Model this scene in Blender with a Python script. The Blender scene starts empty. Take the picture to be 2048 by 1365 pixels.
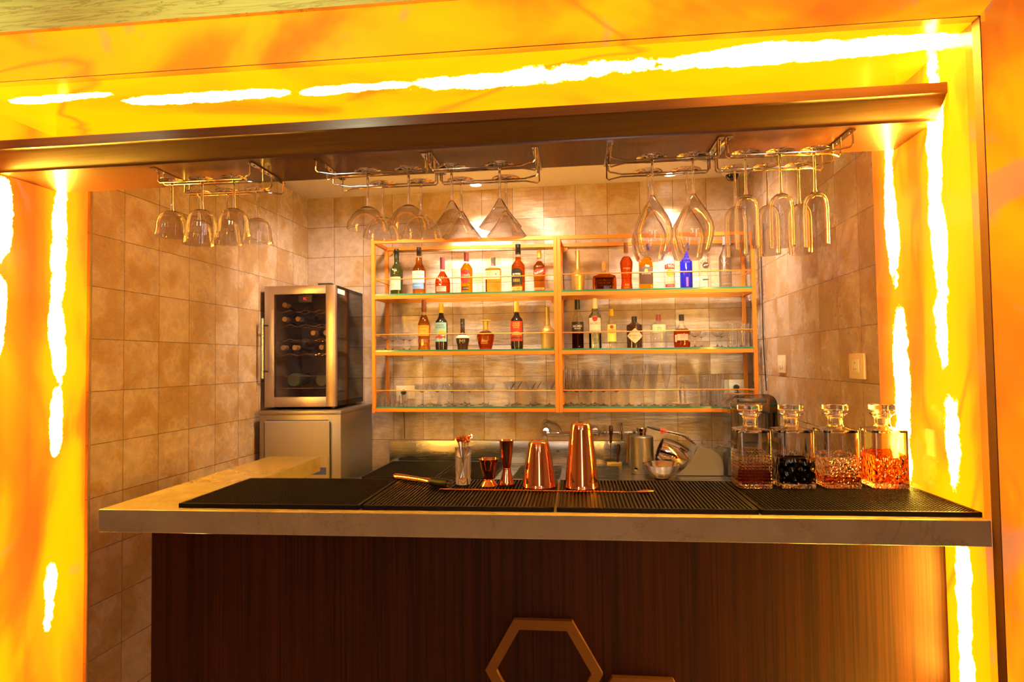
import bpy, bmesh, math, random
from mathutils import Vector, Matrix
random.seed(7)
PI = math.pi
sc = bpy.context.scene
COL = sc.collection

# ------------------------------------------------------------------ camera
FPX, YAW, PITCH, ROLL = 1215.9, 0.13518, 0.034538, -0.013730
CAM = Vector((1.8932, -3.8318, 1.4972))
_cy, _sy, _cp, _sp = math.cos(YAW), math.sin(YAW), math.cos(PITCH), math.sin(PITCH)
_fw = Vector((-_sy*_cp, _cy*_cp, _sp)); _rt = Vector((_cy, _sy, 0)); _up = _rt.cross(_fw)
RT = _rt*math.cos(ROLL)+_up*math.sin(ROLL); UP = -_rt*math.sin(ROLL)+_up*math.cos(ROLL); FW = _fw
cd = bpy.data.cameras.new('camera'); cam = bpy.data.objects.new('camera', cd); COL.objects.link(cam)
cd.sensor_width = 36; cd.lens = 36*FPX/2048; cd.clip_start = 0.05
cam.matrix_world = Matrix(((RT.x, UP.x, -FW.x, CAM.x), (RT.y, UP.y, -FW.y, CAM.y), (RT.z, UP.z, -FW.z, CAM.z), (0, 0, 0, 1)))
sc.camera = cam
sc.view_settings.view_transform = 'Standard'; sc.view_settings.look = 'None'
sc.view_settings.exposure = 0.0; sc.view_settings.gamma = 1
sc.cycles.max_bounces = 20; sc.cycles.transmission_bounces = 20; sc.cycles.transparent_max_bounces = 24
sc.cycles.glossy_bounces = 6; sc.cycles.diffuse_bounces = 4
sc.cycles.sample_clamp_indirect = 6

# measured points on the photograph turned into room coordinates
def ray(x, y): return RT*((x-1024)/FPX)+UP*((682.5-y)/FPX)+FW
def onX(x, y, X): d = ray(x, y); return CAM+d*((X-CAM.x)/d.x)
def onY(x, y, Y): d = ray(x, y); return CAM+d*((Y-CAM.y)/d.y)
def onZ(x, y, Z): d = ray(x, y); return CAM+d*((Z-CAM.z)/d.z)
def ppm(P): return FPX/((Vector(P)-CAM).dot(FW))       # photo pixels per metre at a point

# ------------------------------------------------------------------ world and lights
w = bpy.data.worlds.new('world'); sc.world = w; w.use_nodes = True
w.node_tree.nodes['Background'].inputs[0].default_value = (1.0, 0.70, 0.40, 1)
w.node_tree.nodes['Background'].inputs[1].default_value = 0.11
def light(name, kind, loc, energy, color, size=0.1, rot=(0, 0, 0), sizey=None, spot=None, blend=0.5):
    l = bpy.data.lights.new(name, kind); l.energy = energy; l.color = color
    if kind == 'AREA':
        l.size = size
        if sizey: l.shape = 'RECTANGLE'; l.size_y = sizey
    else: l.shadow_soft_size = size
    if kind == 'SPOT': l.spot_size = spot; l.spot_blend = blend
    o = bpy.data.objects.new(name, l); o.location = loc; o.rotation_euler = rot; COL.objects.link(o); return o
def aim(o, t): o.rotation_euler = (Vector(t)-o.location).to_track_quat('-Z', 'Y').to_euler()
WARM = (1.0, 0.72, 0.47)
for i, x in enumerate((1.175, 2.36)):
    s = light('downlight_beam', 'SPOT', (x, -0.19, 2.59), 165, (1, 0.76, 0.53), 0.035, spot=math.radians(76), blend=0.75)
    aim(s, (x, -0.02, 1.85))
# downlights of the bar's inner ceiling, hidden from here by the timber header
for x, y, e, tx, ty in ((0.75, -0.85, 21, -0.5, 0.7), (1.5, -0.85, 12, 0, 1.1), (2.35, -0.85, 19, 0.5, 0.75)):
    l_ = light('ceiling_downlight', 'AREA', (x, y, 2.58), e, WARM, 0.20); l_.data.spread = math.radians(94); aim(l_, (x+tx, y+ty, 1.6))
# the hall in front: added unseen fill for the front faces, and the lit entrance behind the photographer
for x, y, e in ((0.5, -5.3, 15), (3.0, -5.5, 15)):
    light('hall_fill', 'POINT', (x, y, 2.25), e, (1, 0.86, 0.64), 0.12)
for x in (-0.1, 0.9):                       # unseen spots added to brighten the travertine course over the opening
    l_ = light('travertine_fill', 'SPOT', (x, -3.3, 2.53), 26, (0.95, 1, 0.60), 0.04, spot=math.radians(70), blend=1.0); aim(l_, (x+0.1, -2.28, 2.54))
light('hall_entrance_daylight', 'AREA', (2.35, -7.2, 1.5), 22, (1, 0.93, 0.86), 0.7, (PI/2, 0, 0), 1.9)

# ------------------------------------------------------------------ material helpers
def nt(name):
    m = bpy.data.materials.new(name); m.use_nodes = True; n = m.node_tree; n.nodes.clear()
    out = n.nodes.new('ShaderNodeOutputMaterial'); return m, n, out
class G:
    """tiny node builder"""
    def __init__(s, n): s.n = n
    def node(s, t, **k):
        x = s.n.nodes.new(t)
        for a, b in k.items(): setattr(x, a, b)
        return x
    def link(s, a, b): s.n.links.new(a, b)
    def put(s, sock, v):
        if hasattr(v, 'is_output') or isinstance(v, bpy.types.NodeSocket): s.n.links.new(v, sock)
        else:
            if sock.type == 'RGBA' and len(v) == 3: v = (*v, 1)
            sock.default_value = v
    def math(s, op, a, b=0.0, c=None, clamp=False):
        x = s.node('ShaderNodeMath', operation=op, use_clamp=clamp); s.put(x.inputs[0], a); s.put(x.inputs[1], b)
        if c is not None: s.put(x.inputs[2], c)
        return x.outputs[0]
    def noise(s, vec, scale, detail=3, rough=0.5, dist=0):
        x = s.node('ShaderNodeTexNoise'); s.put(x.inputs['Vector'], vec); x.inputs['Scale'].default_value = scale
        x.inputs['Detail'].default_value = detail; x.inputs['Roughness'].default_value = rough; x.inputs['Distortion'].default_value = dist
        return x.outputs['Fac']
    def ramp(s, f, pts):
        x = s.node('ShaderNodeValToRGB'); s.put(x.inputs[0], f); e = x.color_ramp.elements
        while len(e) < len(pts): e.new(0.5)
        for i, (p, c) in enumerate(pts):
            e[i].position = p; e[i].color = (c, c, c, 1) if isinstance(c, (int, float)) else (*c, 1)
        return x.outputs[0]
    def mix(s, f, a, b, kind='MIX'):
        x = s.node('ShaderNodeMix', data_type='RGBA', blend_type=kind); s.put(x.inputs[0], f); s.put(x.inputs[6], a); s.put(x.inputs[7], b); return x.outputs[2]
    def pos(s):
        x = s.node('ShaderNodeNewGeometry'); return x.outputs['Position']
    def obj(s):
        x = s.node('ShaderNodeTexCoord'); return x.outputs['Object']
    def sep(s, v):
        x = s.node('ShaderNodeSeparateXYZ'); s.link(v, x.inputs[0]); return x.outputs
    def comb(s, a, b, c):
        x = s.node('ShaderNodeCombineXYZ'); s.put(x.inputs[0], a); s.put(x.inputs[1], b); s.put(x.inputs[2], c); return x.outputs[0]
    def scale(s, v, k):
        x = s.node('ShaderNodeVectorMath', operation='MULTIPLY'); s.put(x.inputs[0], v); x.inputs[1].default_value = k; return x.outputs[0]
    def bump(s, h, strength=0.3, dist=0.01):
        x = s.node('ShaderNodeBump'); s.put(x.inputs['Height'], h); x.inputs['Strength'].default_value = strength; x.inputs['Distance'].default_value = dist; return x.outputs[0]
    def bsdf(s, out, col=(.5, .5, .5), rough=0.5, metal=0.0, normal=None, **k):
        b = s.node('ShaderNodeBsdfPrincipled'); s.put(b.inputs['Base Color'], col); s.put(b.inputs['Roughness'], rough); s.put(b.inputs['Metallic'], metal)
        if normal is not None: s.link(normal, b.inputs['Normal'])
        for a, v in k.items(): s.put(b.inputs[a.replace('_', ' ')], v)
        s.link(b.outputs[0], out.inputs[0]); return b
_plain = {}
def plain(col, rough=0.5, metal=0.0, **k):
    key = (col, rough, metal, tuple(sorted(k.items())))
    if key not in _plain:
        m, n, out = nt('paint'); g = G(n)
        v = g.noise(g.obj(), 60, 2)
        c = g.mix(g.math('MULTIPLY', v, 0.12), col, tuple(c*0.75 for c in col))
        g.bsdf(out, c, rough, metal, **k); _plain[key] = m
    return _plain[key]

def tile_mat(name, axis, u0, ripple):
    m, n, out = nt(name); g = G(n); P = g.pos(); x, y, z = g.sep(P)
    u = g.math('DIVIDE', g.math('SUBTRACT', (x, y)[axis], u0), 0.2); v = g.math('DIVIDE', g.math('SUBTRACT', z, 2.412), 0.2012)
    def edge(t):
        f = g.math('FRACT', g.math('ADD', t, 0.5)); return g.math('ABSOLUTE', g.math('SUBTRACT', f, 0.5))
    d = g.math('MINIMUM', edge(u), edge(v))
    wob = g.math('MULTIPLY', g.noise(P, 60, 2), 0.004)
    grout = g.math('LESS_THAN', g.math('ADD', d, wob), 0.0085)
    wn = g.node('ShaderNodeTexWhiteNoise', noise_dimensions='3D'); g.link(g.comb(g.math('FLOOR', u), g.math('FLOOR', v), axis), wn.inputs[0])
    r = wn.outputs[0]; rc = wn.outputs[1]
    vm = g.node('ShaderNodeVectorMath', operation='MULTIPLY_ADD'); g.link(rc, vm.inputs[0]); vm.inputs[1].default_value = (9, 9, 9); g.link(P, vm.inputs[2])
    Q = vm.outputs[0]
    worn = g.ramp(g.math('ADD', g.noise(Q, 5.5, 5, 0.62), g.math('MULTIPLY', g.math('SUBTRACT', r, 0.5), 0.16)), [(0.46, 0.0), (0.55, 1.0)])
    mott = g.noise(Q, 22, 4, 0.65)
    pale = g.mix(g.ramp(mott, [(0.3, 0.0), (0.7, 1.0)]), (0.42, 0.325, 0.275), (0.57, 0.465, 0.405))
    brown = g.mix(g.ramp(mott, [(0.3, 0.0), (0.7, 1.0)]), (0.29, 0.17, 0.080), (0.41, 0.27, 0.145))
    vo = g.node('ShaderNodeTexVoronoi', feature='F1'); g.link(P, vo.inputs['Vector']); vo.inputs['Scale'].default_value = 170
    dots = g.math('LESS_THAN', vo.outputs['Distance'], 0.36)
    brown = g.mix(g.math('MULTIPLY', dots, 0.30), brown, (0.55, 0.43, 0.32))
    col = g.mix(worn, pale, brown)
    col = g.mix(g.math('MULTIPLY', r, 0.22), col, (0.40, 0.32, 0.25))
    col = g.mix(grout, col, (0.10, 0.055, 0.03))
    rip = g.noise(g.scale(P, (6, 6, 34) if ripple else (14, 14, 14)), 1.0, 3, 0.6)
    h = g.math('ADD', g.math('MULTIPLY', rip, 1.0), g.math('MULTIPLY', g.math('MULTIPLY', dots, worn), 0.05))
    h = g.math('SUBTRACT', h, g.math('MULTIPLY', grout, 0.35))
    g.bsdf(out, col, g.math('MULTIPLY_ADD', worn, 0.18, 0.24), 0, g.bump(h, 0.5, 0.012), Specular_IOR_Level=0.6)
    return m

def onyx_mat(name, across, mid, along, blobs, tint=1.0, orange=0.0, lines=None, reach=0.12):
    """backlit onyx: the LED strips behind the slab show through as white patches.
    across: axis index and centre lines of the strips; blobs: list of (centre across, half width, start, end) in metres along."""
    m, n, out = nt(name); g = G(n); P = g.pos(); c = g.sep(P)
    wv = g.noise(P, 1.6, 4, 0.55, 0.6)
    cloud = g.noise(g.scale(P, (1, 1, 0.45) if along == 2 else (0.6, 1, 1)), 2.6, 4, 0.5, 0.5)
    cl = g.math('SUBTRACT', cloud, orange)
    if lines:
        dm = None
        for l in lines:
            d_ = g.math('ABSOLUTE', g.math('SUBTRACT', c[across], l)); dm = d_ if dm is None else g.math('MINIMUM', dm, d_)
        fall = g.math('MULTIPLY', g.math('SUBTRACT', g.math('DIVIDE', dm, reach), 0.35, clamp=False), 0.20)
        cl = g.math('SUBTRACT', cl, g.math('MAXIMUM', fall, -0.03))
    base = g.ramp(cl, [(0.28, (1.0, 0.17, 0.008)), (0.38, (1.9, 0.31, 0.005)), (0.46, (3.0, 0.55, 0.003)), (0.54, (4.0, 0.64, 0.001)), (0.75, (4.6, 0.73, 0.001))])
    # brown veins
    vn = g.noise(g.scale(P, (1, 1, 0.35) if along == 2 else (0.35, 1, 1)), 1.5, 3, 0.45, 0.9)
    vein = g.ramp(g.math('ABSOLUTE', g.math('SUBTRACT', vn, 0.5)), [(0.0, 1.0), (0.014, 0.0)])
    col = g.mix(g.math('MULTIPLY', vein, 0.7), base, (1.1, 0.26, 0.01))
    # grey calcite pockets where less light comes through
    pk = g.ramp(g.noise(P, 4.1, 3, 0.6, 0.8), [(0.66 - orange*0.6, 0.0), (0.76 - orange*0.6, 1.0)])
    col = g.mix(g.math('MULTIPLY', pk, 0.55), col, (0.55, 0.28, 0.12))
    em = g.node('ShaderNodeEmission'); g.link(col, em.inputs[0]); em.inputs[1].default_value = tint
    n1 = g.noise(P, 22, 6, 0.75); n2 = g.noise(P, 5.0, 2, 0.5)
    tot = None
    for (a0, hw, s0, s1) in blobs:
        da = g.math('DIVIDE', g.math('ABSOLUTE', g.math('SUBTRACT', g.math('ADD', c[across], g.math('MULTIPLY', g.math('SUBTRACT', wv, 0.5), 0.05)), a0)), hw*1.25)
        mc, hl = (s0+s1)/2, abs(s1-s0)/2
        dl = g.math('DIVIDE', g.math('ABSOLUTE', g.math('SUBTRACT', c[along], mc)), hl)
        d = g.math('ADD', g.math('POWER', da, 2.0), g.math('POWER', dl, 4.0))
        d = g.math('ADD', d, g.math('MULTIPLY', g.math('SUBTRACT', n1, 0.5), 3.4))
        d = g.math('ADD', d, g.math('MULTIPLY', g.math('SUBTRACT', n2, 0.5), 5.0))
        b = g.math('MULTIPLY', g.math('SUBTRACT', 1.45, d), 1.3, clamp=True)
        tot = b if tot is None else g.math('MAXIMUM', tot, b)
    if tot is not None:
        e2 = g.node('ShaderNodeEmission'); e2.inputs[0].default_value = (1.0, 0.52, 0.04, 1); e2.inputs[1].default_value = 200
        mx = g.node('ShaderNodeMixShader'); g.link(tot, mx.inputs[0]); g.link(em.outputs[0], mx.inputs[1]); g.link(e2.outputs[0], mx.inputs[2]); top = mx.outputs[0]
    else: top = em.outputs[0]
    gl = g.node('ShaderNodeBsdfPrincipled'); gl.inputs['Base Color'].default_value = (0.12, 0.05, 0.01, 1); gl.inputs['Roughness'].default_value = 0.12
    ad = g.node('ShaderNodeAddShader'); g.link(top, ad.inputs[0]); g.link(gl.outputs[0], ad.inputs[1]); g.link(ad.outputs[0], out.inputs[0])
    return m

def wood_mat(name, dark, lite, axis, rough=0.35, coat=0.0):
    m, n, out = nt(name); g = G(n); P = g.pos()
    s = [160, 160, 160]; s[axis] = 1.6
    fine = g.noise(g.scale(P, tuple(s)), 1.0, 3, 0.6)
    s2 = [9, 9, 9]; s2[axis] = 0.35
    band = g.noise(g.scale(P, tuple(s2)), 1.0, 4, 0.6)
    f = g.math('ADD', g.math('MULTIPLY', g.ramp(fine, [(0.38, 0.0), (0.62, 1.0)]), 0.55), g.math('MULTIPLY', g.ramp(band, [(0.3, 0.0), (0.7, 1.0)]), 0.45))
    g.bsdf(out, g.mix(f, dark, lite), rough, 0, g.bump(fine, 0.12, 0.002), Coat_Weight=coat, Coat_Roughness=0.12, Specular_IOR_Level=0.5 if coat else 0.12)
    return m
def stone_mat(name, a, b, vein, rough=0.12, travertine=False):
    m, n, out = nt(name); g = G(n); P = g.pos()
    if travertine:
        s = g.noise(g.scale(P, (0.9, 1, 14)), 3.0, 6, 0.65, 0.6)
        h = g.noise(g.scale(P, (9, 9, 40)), 3.0, 3, 0.6)
        pits = g.math('GREATER_THAN', h, 0.71)
        col = g.mix(pits, g.ramp(s, [(0.3, a), (0.49, b), (0.515, vein), (0.54, b), (0.8, a)]), tuple(v*0.6 for v in vein))
        g.bsdf(out, col, rough, 0, g.bump(pits, -0.3, 0.002)); return m
    cl = g.noise(P, 7, 6, 0.6, 0.4); vn = g.noise(P, 3.0, 7, 0.6, 1.0)
    ve = g.ramp(g.math('ABSOLUTE', g.math('SUBTRACT', vn, 0.5)), [(0.0, 1.0), (0.006, 0.0)])
    fos = g.ramp(g.noise(P, 38, 3, 0.6, 0.5), [(0.60, 0.0), (0.68, 1.0)])
    col = g.mix(g.ramp(cl, [(0.35, 0.0), (0.65, 1.0)]), a, b)
    col = g.mix(g.math('MULTIPLY', fos, 0.25), col, tuple(min(1, v*1.25) for v in b))
    g.bsdf(out, g.mix(g.math('MULTIPLY', ve, 0.4), col, vein), rough); return m
def steel_mat(name, col=(0.62, 0.60, 0.57), rough=0.28, axis=2):
    m, n, out = nt(name); g = G(n); P = g.pos(); s = [300, 300, 300]; s[axis] = 3
    f = g.noise(g.scale(P, tuple(s)), 1.0, 2, 0.6)
    g.bsdf(out, g.mix(g.math('MULTIPLY', f, 0.35), col, tuple(c*0.6 for c in col)), g.math('MULTIPLY_ADD', f, 0.12, rough-0.05), 1.0); return m
def metal(name, col, rough): 
    m, n, out = nt(name); g = G(n); f = g.noise(g.obj(), 40, 3)
    g.bsdf(out, col, g.math('MULTIPLY_ADD', f, 0.04, rough), 1.0); return m
def glass_solid(name, col=(1, 1, 1), rough=0.0, ior=1.45, bump=None):
    m, n, out = nt(name); g = G(n); x = g.node('ShaderNodeBsdfGlass'); g.put(x.inputs[0], col); x.inputs[1].default_value = rough; x.inputs[2].default_value = ior
    if bump: g.link(bump(g), x.inputs['Normal'])
    g.link(x.outputs[0], out.inputs[0]); return m
def glass_thin(name, col=(0.97, 0.98, 0.97), refl=1.0, rough=0.02, ior=1.5, edge=0.5):
    m, n, out = nt(name); g = G(n)
    t = g.node('ShaderNodeBsdfTransparent'); lw = g.node('ShaderNodeLayerWeight'); lw.inputs[0].default_value = 0.25
    f = g.math('POWER', lw.outputs['Facing'], 5.0)
    g.put(t.inputs[0], g.mix(g.math('MULTIPLY', f, edge), col, tuple(c*0.35 for c in col)))
    gl = g.node('ShaderNodeBsdfGlossy'); gl.inputs[0].default_value = (1, 1, 1, 1); gl.inputs[1].default_value = rough
    fr = g.node('ShaderNodeFresnel'); fr.inputs[0].default_value = ior
    mx = g.node('ShaderNodeMixShader'); g.link(g.math('MULTIPLY', fr.outputs[0], refl, clamp=True), mx.inputs[0]); g.link(t.outputs[0], mx.inputs[1]); g.link(gl.outputs[0], mx.inputs[2])
    g.link(mx.outputs[0], out.inputs[0]); return m

M = {}
M['tile_back'] = tile_mat('glazed tile', 0, 0.187, True)
M['tile_side'] = tile_mat('glazed tile side', 1, -0.00088, False)
M['tile_right'] = tile_mat('glazed tile right', 1, -0.1286, False)
M['plaster'] = plain((0.78, 0.70, 0.60), 0.7)
M['hall_ceiling'] = plain((0.80, 0.55, 0.36), 0.7)
M['floor'] = stone_mat('floor stone', (0.30, 0.26, 0.21), (0.38, 0.33, 0.27), (0.2, 0.15, 0.1), 0.25)
M['panel'] = wood_mat('walnut veneer', (0.009, 0.0025, 0.0012), (0.048, 0.0105, 0.003), 2, 0.5)
M['header'] = wood_mat('varnished timber', (0.032, 0.008, 0.0025), (0.070, 0.020, 0.0055), 0, 0.30, 0.3)
M['soffit'] = wood_mat('varnished soffit', (0.055, 0.016, 0.006), (0.110, 0.036, 0.013), 1, 0.32, 0.2)
M['counter'] = stone_mat('beige marble', (0.27, 0.215, 0.14), (0.335, 0.27, 0.18), (0.16, 0.105, 0.06), 0.10)
M['travertine'] = stone_mat('travertine', (0.80, 0.82, 0.24), (0.66, 0.66, 0.17), (0.42, 0.37, 0.08), 0.35, True)
M['rubber'] = plain((0.006, 0.004, 0.003), 0.5, Specular_IOR_Level=0.16)
M['steel'] = steel_mat('brushed steel', rough=0.25, axis=0)
M['steel_v'] = steel_mat('brushed steel panel', (0.36, 0.32, 0.29), 0.42, 0)
M['door_steel'] = steel_mat('brushed door steel', (0.60, 0.51, 0.45), 0.34, 2)
M['chrome'] = metal('chrome', (0.80, 0.76, 0.70), 0.06)
M['copper'] = metal('polished copper', (0.93, 0.42, 0.19), 0.05)
M['copper_in'] = metal('copper inside', (0.85, 0.30, 0.12), 0.12)
M['shelf_metal'] = plain((0.66, 0.22, 0.018), 0.42, 0.2)
M['gold'] = plain((0.62, 0.42, 0.10), 0.35, 0.6)
M['black'] = plain((0.012, 0.011, 0.011), 0.3)
M['black_gloss'] = plain((0.010, 0.009, 0.009), 0.08)
M['dark_plastic'] = plain((0.03, 0.028, 0.03), 0.35)
M['cream'] = plain((0.72, 0.60, 0.42), 0.6)
M['white'] = plain((0.80, 0.76, 0.70), 0.45)
M['socket'] = plain((0.80, 0.66, 0.50), 0.4)
M['glassware'] = glass_solid('clear glass', (1, 1, 1), 0.0, 1.45)
M['thin'] = glass_thin('clear bottle glass', refl=0.4, edge=0.3)
M['pane'] = glass_thin('shelf glass', (0.90, 0.97, 0.94), 0.9, 0.01, edge=0.2)
M['pane_edge'] = plain((0.03, 0.20, 0.13), 0.12)
M['green_edge'] = M['pane_edge']
M['frost'] = glass_thin('frosted bottle', (0.74, 0.70, 0.66), 0.8, 0.25, edge=0.5)
M['fridge_glass'] = glass_thin('smoked door glass', (0.90, 0.82, 0.75), 0.5, 0.02, edge=0.3)
M['smoke'] = glass_thin('smoked clear cover', (0.90, 0.87, 0.86), 1.6, 0.04, edge=0.75)
def liquid(col, ior=1.13): return glass_solid('liquid', col, 0.03, ior)
M['amber'] = liquid((0.95, 0.56, 0.17)); M['deep_amber'] = liquid((0.84, 0.38, 0.09)); M['red_amber'] = liquid((0.80, 0.28, 0.08))
M['yellow'] = liquid((0.98, 0.66, 0.04)); M['pale_yellow'] = liquid((0.98, 0.86, 0.30)); M['blue'] = liquid((0.03, 0.04, 0.75))
M['water'] = liquid((0.93, 0.95, 0.92)); M['green_liq'] = liquid((0.10, 0.16, 0.02)); M['cola'] = liquid((0.05, 0.015, 0.02))
M['rum_dark'] = liquid((0.20, 0.02, 0.015))
M['wine'] = plain((0.018, 0.010, 0.010), 0.06); M['green_glass'] = plain((0.028, 0.038, 0.006), 0.07); M['brown_glass'] = plain((0.035, 0.013, 0.006), 0.07)

# ------------------------------------------------------------------ mesh helpers
class MB:
    def __init__(s): s.bm = bmesh.new()
    def box(s, lo, hi, bev=0.0, seg=2, mat=0):
        r = bmesh.ops.create_cube(s.bm, size=1.0); vs = r['verts']
        for v in vs: v.co = Vector(((lo[i]+hi[i])/2+v.co[i]*(hi[i]-lo[i]) for i in range(3)))
        fs = set(f for v in vs for f in v.link_faces)
        for f in fs: f.material_index = mat
        if bev > 0:
            es = list(set(e for v in vs for e in v.link_edges))
            bmesh.ops.bevel(s.bm, geom=es, offset=bev, segments=seg, affect='EDGES', profile=0.5)
        return s
    def lathe(s, prof, seg=32, c=(0, 0, 0), n=None, dr=1.0, rn=0.0, ribs=0, ribamp=0.0, closed=False, mat=0, capends=True):
        """prof: list of (r, z). n: list of superellipse exponents per ring."""
        rings = []
        for i, (r, z) in enumerate(prof):
            if r < 1e-6: rings.append([s.bm.verts.new((c[0], c[1], c[2]+z))]); continue
            e = (n[i] if isinstance(n, (list, tuple)) else n) or 2
            ry = r if r <= rn else rn+(r-rn)*dr
            ring = []
            for k in range(seg):
                t = 2*PI*(k+0.5)/seg; ct, st = math.cos(t), math.sin(t)
                a = math.copysign(abs(ct)**(2/e), ct); b = math.copysign(abs(st)**(2/e), st)
                f = 1+(ribamp*math.cos(ribs*t) if ribs else 0)
                ring.append(s.bm.verts.new((c[0]+a*r*f, c[1]+b*ry*f, c[2]+z)))
            rings.append(ring)
        pairs = list(zip(rings, rings[1:]))
        if closed: pairs.append((rings[-1], rings[0]))
        for A, B in pairs:
            if len(A) == 1 and len(B) == 1: continue
            for k in range(seg):
                k2 = (k+1) % seg
                if len(A) == 1: f = s.bm.faces.new((A[0], B[k2], B[k]))
                elif len(B) == 1: f = s.bm.faces.new((A[k], A[k2], B[0]))
                else: f = s.bm.faces.new((A[k], A[k2], B[k2], B[k]))
                f.material_index = mat; f.smooth = True
        if capends and not closed:
            for R_, rev in ((rings[0], True), (rings[-1], False)):
                if len(R_) > 1:
                    f = s.bm.faces.new(R_[::-1] if rev else R_); f.material_index = mat
        return s
    def tube(s, pts, r, seg=8, mat=0, radii=None):
        pts = [Vector(p) for p in pts]; rings = []
        up = Vector((0.13, 0.21, 0.97)).normalized()
        for i, p in enumerate(pts):
            t = (pts[min(i+1, len(pts)-1)]-pts[max(i-1, 0)]).normalized()
            a = t.cross(up)
            if a.length < 1e-3: a = t.cross(Vector((1, 0, 0)))
            a.normalize(); b = t.cross(a).normalized(); rr = radii[i] if radii else r
            rings.append([s.bm.verts.new(p+(a*math.cos(2*PI*k/seg)+b*math.sin(2*PI*k/seg))*rr) for k in range(seg)])
        for A, B in zip(rings, rings[1:]):
            for k in range(seg):
                f = s.bm.faces.new((A[k], A[(k+1) % seg], B[(k+1) % seg], B[k])); f.smooth = True; f.material_index = mat
        s.bm.faces.new(rings[0][::-1]); s.bm.faces.new(rings[-1]); return s
    def prism(s, poly, a, b, axis=0, mat=0):
        """extrude polygon (2D, the two other axes in order) from a to b along axis"""
        def mk(p, t):
            v = [0, 0, 0]; o = [i for i in range(3) if i != axis]; v[axis] = t; v[o[0]] = p[0]; v[o[1]] = p[1]; return s.bm.verts.new(v)
        A = [mk(p, a) for p in poly]; B = [mk(p, b) for p in poly]; n = len(poly)
        for i in range(n):
            f = s.bm.faces.new((A[i], A[(i+1) % n], B[(i+1) % n], B[i])); f.material_index = mat
        s.bm.faces.new(A[::-1]).material_index = mat; s.bm.faces.new(B).material_index = mat; return s
    def patch(s, r, z0, z1, a0, a1, seg=14, th=0.0006, shape=None, dr=1.0, rn=0.0, e=2, rtop=None):
        """label curved round a bottle; angle 0 faces the room (-Y). shape(u, v)->bool mask rows as function limits"""
        cols = []
        for i in range(seg+1):
            u = i/seg; t = a0+(a1-a0)*u
            zz0, zz1 = (z0, z1) if shape is None else shape(u, z0, z1)
            row = []
            for off in (th, -0.0004):
                for z in (zz0, zz1):
                    rr = r+off; ry = rr if rr <= rn else rn+(rr-rn)*dr
                    st, ct = math.sin(t), math.cos(t)
                    aa = math.copysign(abs(st)**(2/e), st); bb = math.copysign(abs(ct)**(2/e), ct)
                    row.append(s.bm.verts.new((aa*rr, -bb*ry, z)))
            cols.append(row)
        for A, B in zip(cols, cols[1:]):
            for i, j in ((0, 1), (1, 3), (3, 2), (2, 0)):
                try: s.bm.faces.new((A[i], B[i], B[j], A[j]))
                except ValueError: pass
        for R_ in (cols[0], cols[-1]):
            s.bm.faces.new((R_[0], R_[1], R_[3], R_[2]))
        return s
    def xf(s, m): bmesh.ops.transform(s.bm, matrix=m, verts=s.bm.verts); return s
    def build(s, name, mat, parent=None, smooth=None, loc=None, rotz=0, normals=True):
        if normals: bmesh.ops.recalc_face_normals(s.bm, faces=s.bm.faces)
        me = bpy.data.meshes.new(name); s.bm.to_mesh(me); s.bm.free()
        for m in (mat if isinstance(mat, (list, tuple)) else [mat]): me.materials.append(m)
        if smooth is True:
            for p in me.polygons: p.use_smooth = True
        me.set_sharp_from_angle(angle=math.radians(38))
        o = bpy.data.objects.new(name, me); COL.objects.link(o)
        if parent: o.parent = parent
        if loc is not None: o.location = loc
        o.rotation_euler.z = rotz; return o
def tag(o, label, cat, group=None, kind=None):
    if label: o['label'] = label
    if cat: o['category'] = cat
    if group: o['group'] = group
    if kind: o['kind'] = kind
    return o
def thing(name, loc, label, cat, group=None, rotz=0):
    o = bpy.data.objects.new(name, None); o.empty_display_size = 0.02; COL.objects.link(o); o.location = loc; o.rotation_euler.z = rotz
    return tag(o, label, cat, group)
def children(o): return [c for c in bpy.data.objects if c.parent == o]
def copy_tree(o, parent=None):
    c = o.copy(); COL.objects.link(c); c.parent = parent
    for ch in children(o): copy_tree(ch, c)
    return c
def text(body, size, name, mat, parent, r=None, loc=(0, 0, 0), shear=0, rot=0, width=None, dr=1.0, arc=None):
    """lettering facing -Y; bent round a cylinder of radius r when given"""
    cu = bpy.data.curves.new('t', 'FONT'); cu.body = body; cu.size = size; cu.align_x = 'CENTER'; cu.align_y = 'CENTER'; cu.shear = shear; cu.resolution_u = 2
    tmp = bpy.data.objects.new('t', cu); me = bpy.data.meshes.new_from_object(tmp); bpy.data.objects.remove(tmp); bpy.data.curves.remove(cu)
    xs = [v.co.x for v in me.vertices]; k = 1.0
    if width and xs: k = width/max(1e-6, max(xs)-min(xs))
    for v in me.vertices:
        x, z = v.co.x*k, v.co.y
        if arc: a = x/arc; x, z = (arc+z)*math.sin(a), (arc+z)*math.cos(a)-arc
        if rot: x, z = x*math.cos(rot)-z*math.sin(rot), x*math.sin(rot)+z*math.cos(rot)
        if r: a = (x+loc[0])/r; v.co = (r*math.sin(a), -r*math.cos(a)*dr, z+loc[2])
        else: v.co = (x+loc[0], loc[1], z+loc[2])
    me.materials.append(mat); me.name = name
    o = bpy.data.objects.new(name, me); COL.objects.link(o); o.parent = parent; return o
def struct(name, mb, mat, **k): return tag(mb.build(name, mat, **k), None, None, kind='structure')

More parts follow.
